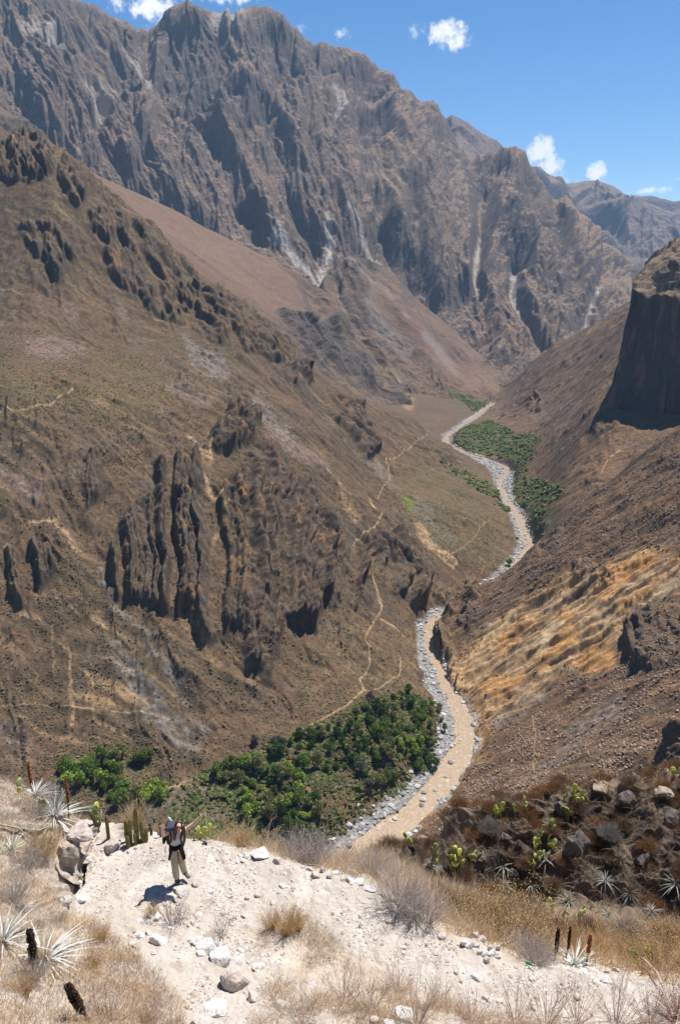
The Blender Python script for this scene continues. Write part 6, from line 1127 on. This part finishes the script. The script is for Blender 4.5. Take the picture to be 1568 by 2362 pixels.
hand('rw', (.02,-.05,.20), (-1,0,.05), (0,-1,0)); hand('lw', (.13,.0,.15), (.75,0,-.65), (0,-1,0))
nz = len(joints); joints.append((.108,-.245,1.515,.013)); E.append((idx['head'], nz)); 
person = baked("person", joints, E, mskin, None, 2, idx['pel']); person.name = "person"
tag(person, "woman hiker waving with both arms raised, grey top and beige trousers, on the white boulder", "person")
def cloth(name, ks, es, grow, mat, extra=(), root=0):
    jj = [J[k]+tuple(v*g for v,g in zip((RAD[k] if isinstance(RAD[k], tuple) else (RAD[k],RAD[k])), (grow.get(k,1.12),)*2)) for k in ks]; li = {k:i for i,k in enumerate(ks)}; return baked(name, jj, [(li[a],li[b]) for a,b in es], mat, person, 2, root)
J2 = dict(J); J['rs2'] = (-.145,-.09,1.305); RAD['rs2'] = .05; J['ls2'] = (.255,-.04,1.38); RAD['ls2'] = .05; J['wst'] = (-.01,.0,.95); RAD['wst'] = (.14,.115)
cloth("shirt", ['chest','sp1','wst','rs','rs2','ls','ls2','neck0'], [('chest','sp1'),('sp1','wst'),('chest','rs'),('rs','rs2'),('chest','ls'),('ls','ls2'),('chest','neck0')], {'neck0':.9,'chest':1.1,'rs':1.25,'rs2':1.15,'ls':1.25,'ls2':1.15,'sp1':1.38,'wst':1.15}, mshirt)
J['ra2'] = (-.04,-.045,.12); RAD['ra2'] = .066; J['la2'] = (.085,.15,.12); RAD['la2'] = .06
cloth("trousers", ['pel','rh','rk','ra2','lh','lk','la2','wst'], [('pel','rh'),('rh','rk'),('rk','ra2'),('pel','lh'),('lh','lk'),('lk','la2'),('pel','wst')], {'pel':1.1,'rh':1.2,'lh':1.2,'rk':1.55,'lk':1.55,'ra2':1.1,'la2':1.1,'wst':.95}, mtrou)
def boot(x, y, z, yaw):
    c, s = math.cos(yaw), math.sin(yaw); f = lambda a, b, h: (x+a*c-b*s, y+a*s+b*c, z+h)
    return baked("boot", [(*f(0,0,.13),.055),(*f(0,0,.05),.05,.045),(*f(.09,0,.04),.046,.036),(*f(.17,0,.035),.042,.03),(*f(-.035,0,.035),.04,.036)], [(0,1),(1,2),(2,3),(1,4)], mboot, person, 2, 1)
boot(-.04,-.04,0,-.55); boot(.085,.16,.03,-.75)
# hair: cap and long locks falling forward
baked("hair", [(.118,-.125,1.575,.098,.095),(.125,-.14,1.645,.066,.066),(.085,-.085,1.50,.088,.07),(.035,-.10,1.42,.050,.045),(.01,-.14,1.30,.042,.036),(.0,-.17,1.17,.022,.02),(.175,-.11,1.49,.046,.05),(.205,-.14,1.37,.040,.036),(.215,-.17,1.24,.032,.028),(.21,-.18,1.13,.016,.015),(.04,-.16,1.52,.032,.036),(.02,-.18,1.38,.03,.028)], [(0,1),(0,2),(2,3),(3,4),(4,5),(0,6),(6,7),(7,8),(8,9),(0,10),(10,11)], mhair, person, 2, 0)
def ell(name, c, r, mat, parent, rot=0):
    me = bpy.data.meshes.new(name); me.from_pydata((ICO2V*np.array(r)).tolist(), [], ICO2F.tolist()); [setattr(p,'use_smooth',True) for p in me.polygons]; o = link(name, me, mat, parent); o.location = c; o.rotation_euler = (0,rot,0); return o
g_ = ell("sunglasses", (.108,-.236,1.548), (.062,.016,.019), mlens, person, .12); ell("mouth", (.100,-.236,1.478), (.026,.010,.010), mlip, person, .12); ell("teeth", (.100,-.2445,1.480), (.013,.003,.003), mteeth, person, .12)
for s_ in (-1,1): ell("ear", (.11+.078*s_,-.14,1.53), (.012,.02,.03), mskin, person)
# fleece tied round the waist: band, knot and two hanging sleeves
baked("tied_fleece", [(-.135,.03,.95,.045,.05),(-.09,-.085,.955,.05,.042),(.0,-.12,.955,.055,.042),(.10,-.09,.965,.05,.042),(.14,.03,.96,.045,.05),(.0,.13,.95,.05,.045),(.015,-.15,.89,.045,.04),(-.11,-.10,.84,.035,.03),(-.145,-.09,.70,.03,.026),(-.165,-.09,.62,.02,.02),(.13,-.11,.85,.05,.035),(.155,-.11,.74,.052,.034),(.165,-.11,.66,.04,.026)], [(0,1),(1,2),(2,3),(3,4),(4,5),(5,0),(2,6),(1,7),(7,8),(8,9),(3,10),(10,11),(11,12)], mjack, person, 2, 2)
baked("shoulder_strap", [(-.095,.03,1.36,.022,.012),(-.085,-.13,1.37,.022,.012),(-.06,-.165,1.22,.02,.012),(-.10,-.10,1.06,.018,.012)], [(0,1),(1,2),(2,3)], mstrap, person, 2, 0); baked("shoulder_strap", [(.17,.03,1.38,.022,.012),(.165,-.12,1.38,.022,.012),(.13,-.165,1.22,.02,.012),(.125,-.10,1.06,.018,.012)], [(0,1),(1,2),(2,3)], mstrap, person, 2, 0)
person.location = (px, py, pz+.05)
# backpack: body, lid, side pocket, straps; a bottle in its top pocket is a thing of its own
def rbox(name, c, s, mat, parent, bev=.04, rot=(0,0,0), taper=1.0):
    bm = bmesh.new(); bmesh.ops.create_cube(bm, size=1); 
    for v in bm.verts: v.co = Vector((v.co.x*s[0]*(taper if v.co.z < 0 else 1), v.co.y*s[1]*(taper if v.co.z < 0 else 1), v.co.z*s[2]))
    bmesh.ops.bevel(bm, geom=list(bm.edges), offset=bev, segments=3, profile=.6, affect='EDGES'); bmesh.ops.subdivide_edges(bm, edges=list(bm.edges), cuts=1)
    for v in bm.verts: q = v.co*9; v.co += v.normal*.008*math.sin(q.x*2+q.z*3)*math.cos(q.y*3-q.z)
    me = bpy.data.meshes.new(name); bm.to_mesh(me); bm.free(); [setattr(p,'use_smooth',True) for p in me.polygons]; o = link(name, me, mat, parent); o.location = c; o.rotation_euler = rot; return o
pk = bpy.data.objects.new("backpack", None); COL.objects.link(pk); pk.location = (px-.045, py+.02, pz+.05); pk.rotation_euler = (.12, .06, 0)
rbox("pack_body", (-.10,.20,1.10), (.33,.23,.50), mstrap, pk, .085, taper=.85); rbox("lid", (-.085,.15,1.38), (.28,.22,.14), mgreyn, pk, .065, (.1,-.12,.1)); rbox("front_pocket", (-.12,.335,1.05), (.24,.07,.28), mgreyn, pk, .03); rbox("side_pocket", (-.285,.19,1.0), (.06,.16,.2), mstrap, pk, .025); rbox("side_pocket", (.085,.2,1.0), (.05,.14,.18), mstrap, pk, .02)
for k, x_ in enumerate((-.24,-.16)): baked("strap", [(x_,.08,.88,.012,.006),(x_-.01,.07,.8,.012,.006),(x_,.06,.72,.010,.006)], [(0,1),(1,2)], mstrap, pk, 1, 0)
tag(pk, "black hiking backpack with a blue grey lid worn by the waving hiker", "backpack")
bm_ = bmesh.new(); prof = [(0,0),(.034,0),(.036,.02),(.036,.14),(.03,.17),(.013,.195),(.013,.21)]; vs = [bm_.verts.new((r,0,z)) for r,z in prof]; es = [bm_.edges.new((vs[i],vs[i+1])) for i in range(len(vs)-1)]; bmesh.ops.spin(bm_, geom=vs+es, cent=(0,0,0), axis=(0,0,1), angle=2*math.pi, steps=14, use_duplicate=False); bmesh.ops.remove_doubles(bm_, verts=bm_.verts, dist=1e-4)
me = bpy.data.meshes.new("bottle_body"); bm_.to_mesh(me); bm_.free(); wb = bpy.data.objects.new("water_bottle", None); COL.objects.link(wb); link("bottle_body", me, col_mat("clear_plastic", .15, .02, 5, base=(.55,.62,.66), spec=.6), wb); ell("cap", (0,0,.222), (.018,.018,.016), col_mat("green_cap", .4, .02, 5, base=(.12,.55,.10)), wb)
wb.location = (px-.085, py+.09, pz+1.45); wb.rotation_euler = (0,-.45,0); wb.scale = (.8,.8,.8); tag(wb, "clear water bottle with a green cap tucked into the backpack lid", "bottle")
# ================================================================== HAZE
me = bpy.data.meshes.new("haze"); lo = np.array([1e9]*3); hi = -lo
for o_ in COL.objects:
    if o_.type == 'MESH' and o_.parent is None:
        bb = np.array([list(c) for c in o_.bound_box]) + (np.array(o_.location) if max(abs(v) for v in o_.location) < 1e5 else 0); lo = np.minimum(lo, bb.min(0)); hi = np.maximum(hi, bb.max(0))
x0, x1, y0, y1, z0, z1 = lo[0]-30, hi[0]+30, -60, hi[1]+30, lo[2]-1, hi[2]+6
me.from_pydata([(x,y,z) for x in (x0,x1) for y in (y0,y1) for z in (z0,z1)], [], [(0,1,3,2),(4,6,7,5),(0,4,5,1),(2,3,7,6),(0,2,6,4),(1,5,7,3)])
m = bpy.data.materials.new("haze_air"); m.use_nodes = True; t = m.node_tree; t.nodes.clear(); o = t.nodes.new('ShaderNodeOutputMaterial'); v = t.nodes.new('ShaderNodeVolumePrincipled'); v.inputs['Color'].default_value = (.42,.66,1,1); v.inputs['Density'].default_value = 4.8e-5; v.inputs['Anisotropy'].default_value = .0
t.links.new(v.outputs[0], o.inputs['Volume']); tag(link("haze", me, m), "thin blue haze filling the canyon air", "haze", kind='stuff')
for o in PROTOS:
    if 'label' not in o:
        for c in list(o.children): bpy.data.objects.remove(c)
        bpy.data.objects.remove(o)
for o in list(bpy.data.objects):
    if 'used' in o: del o['used']
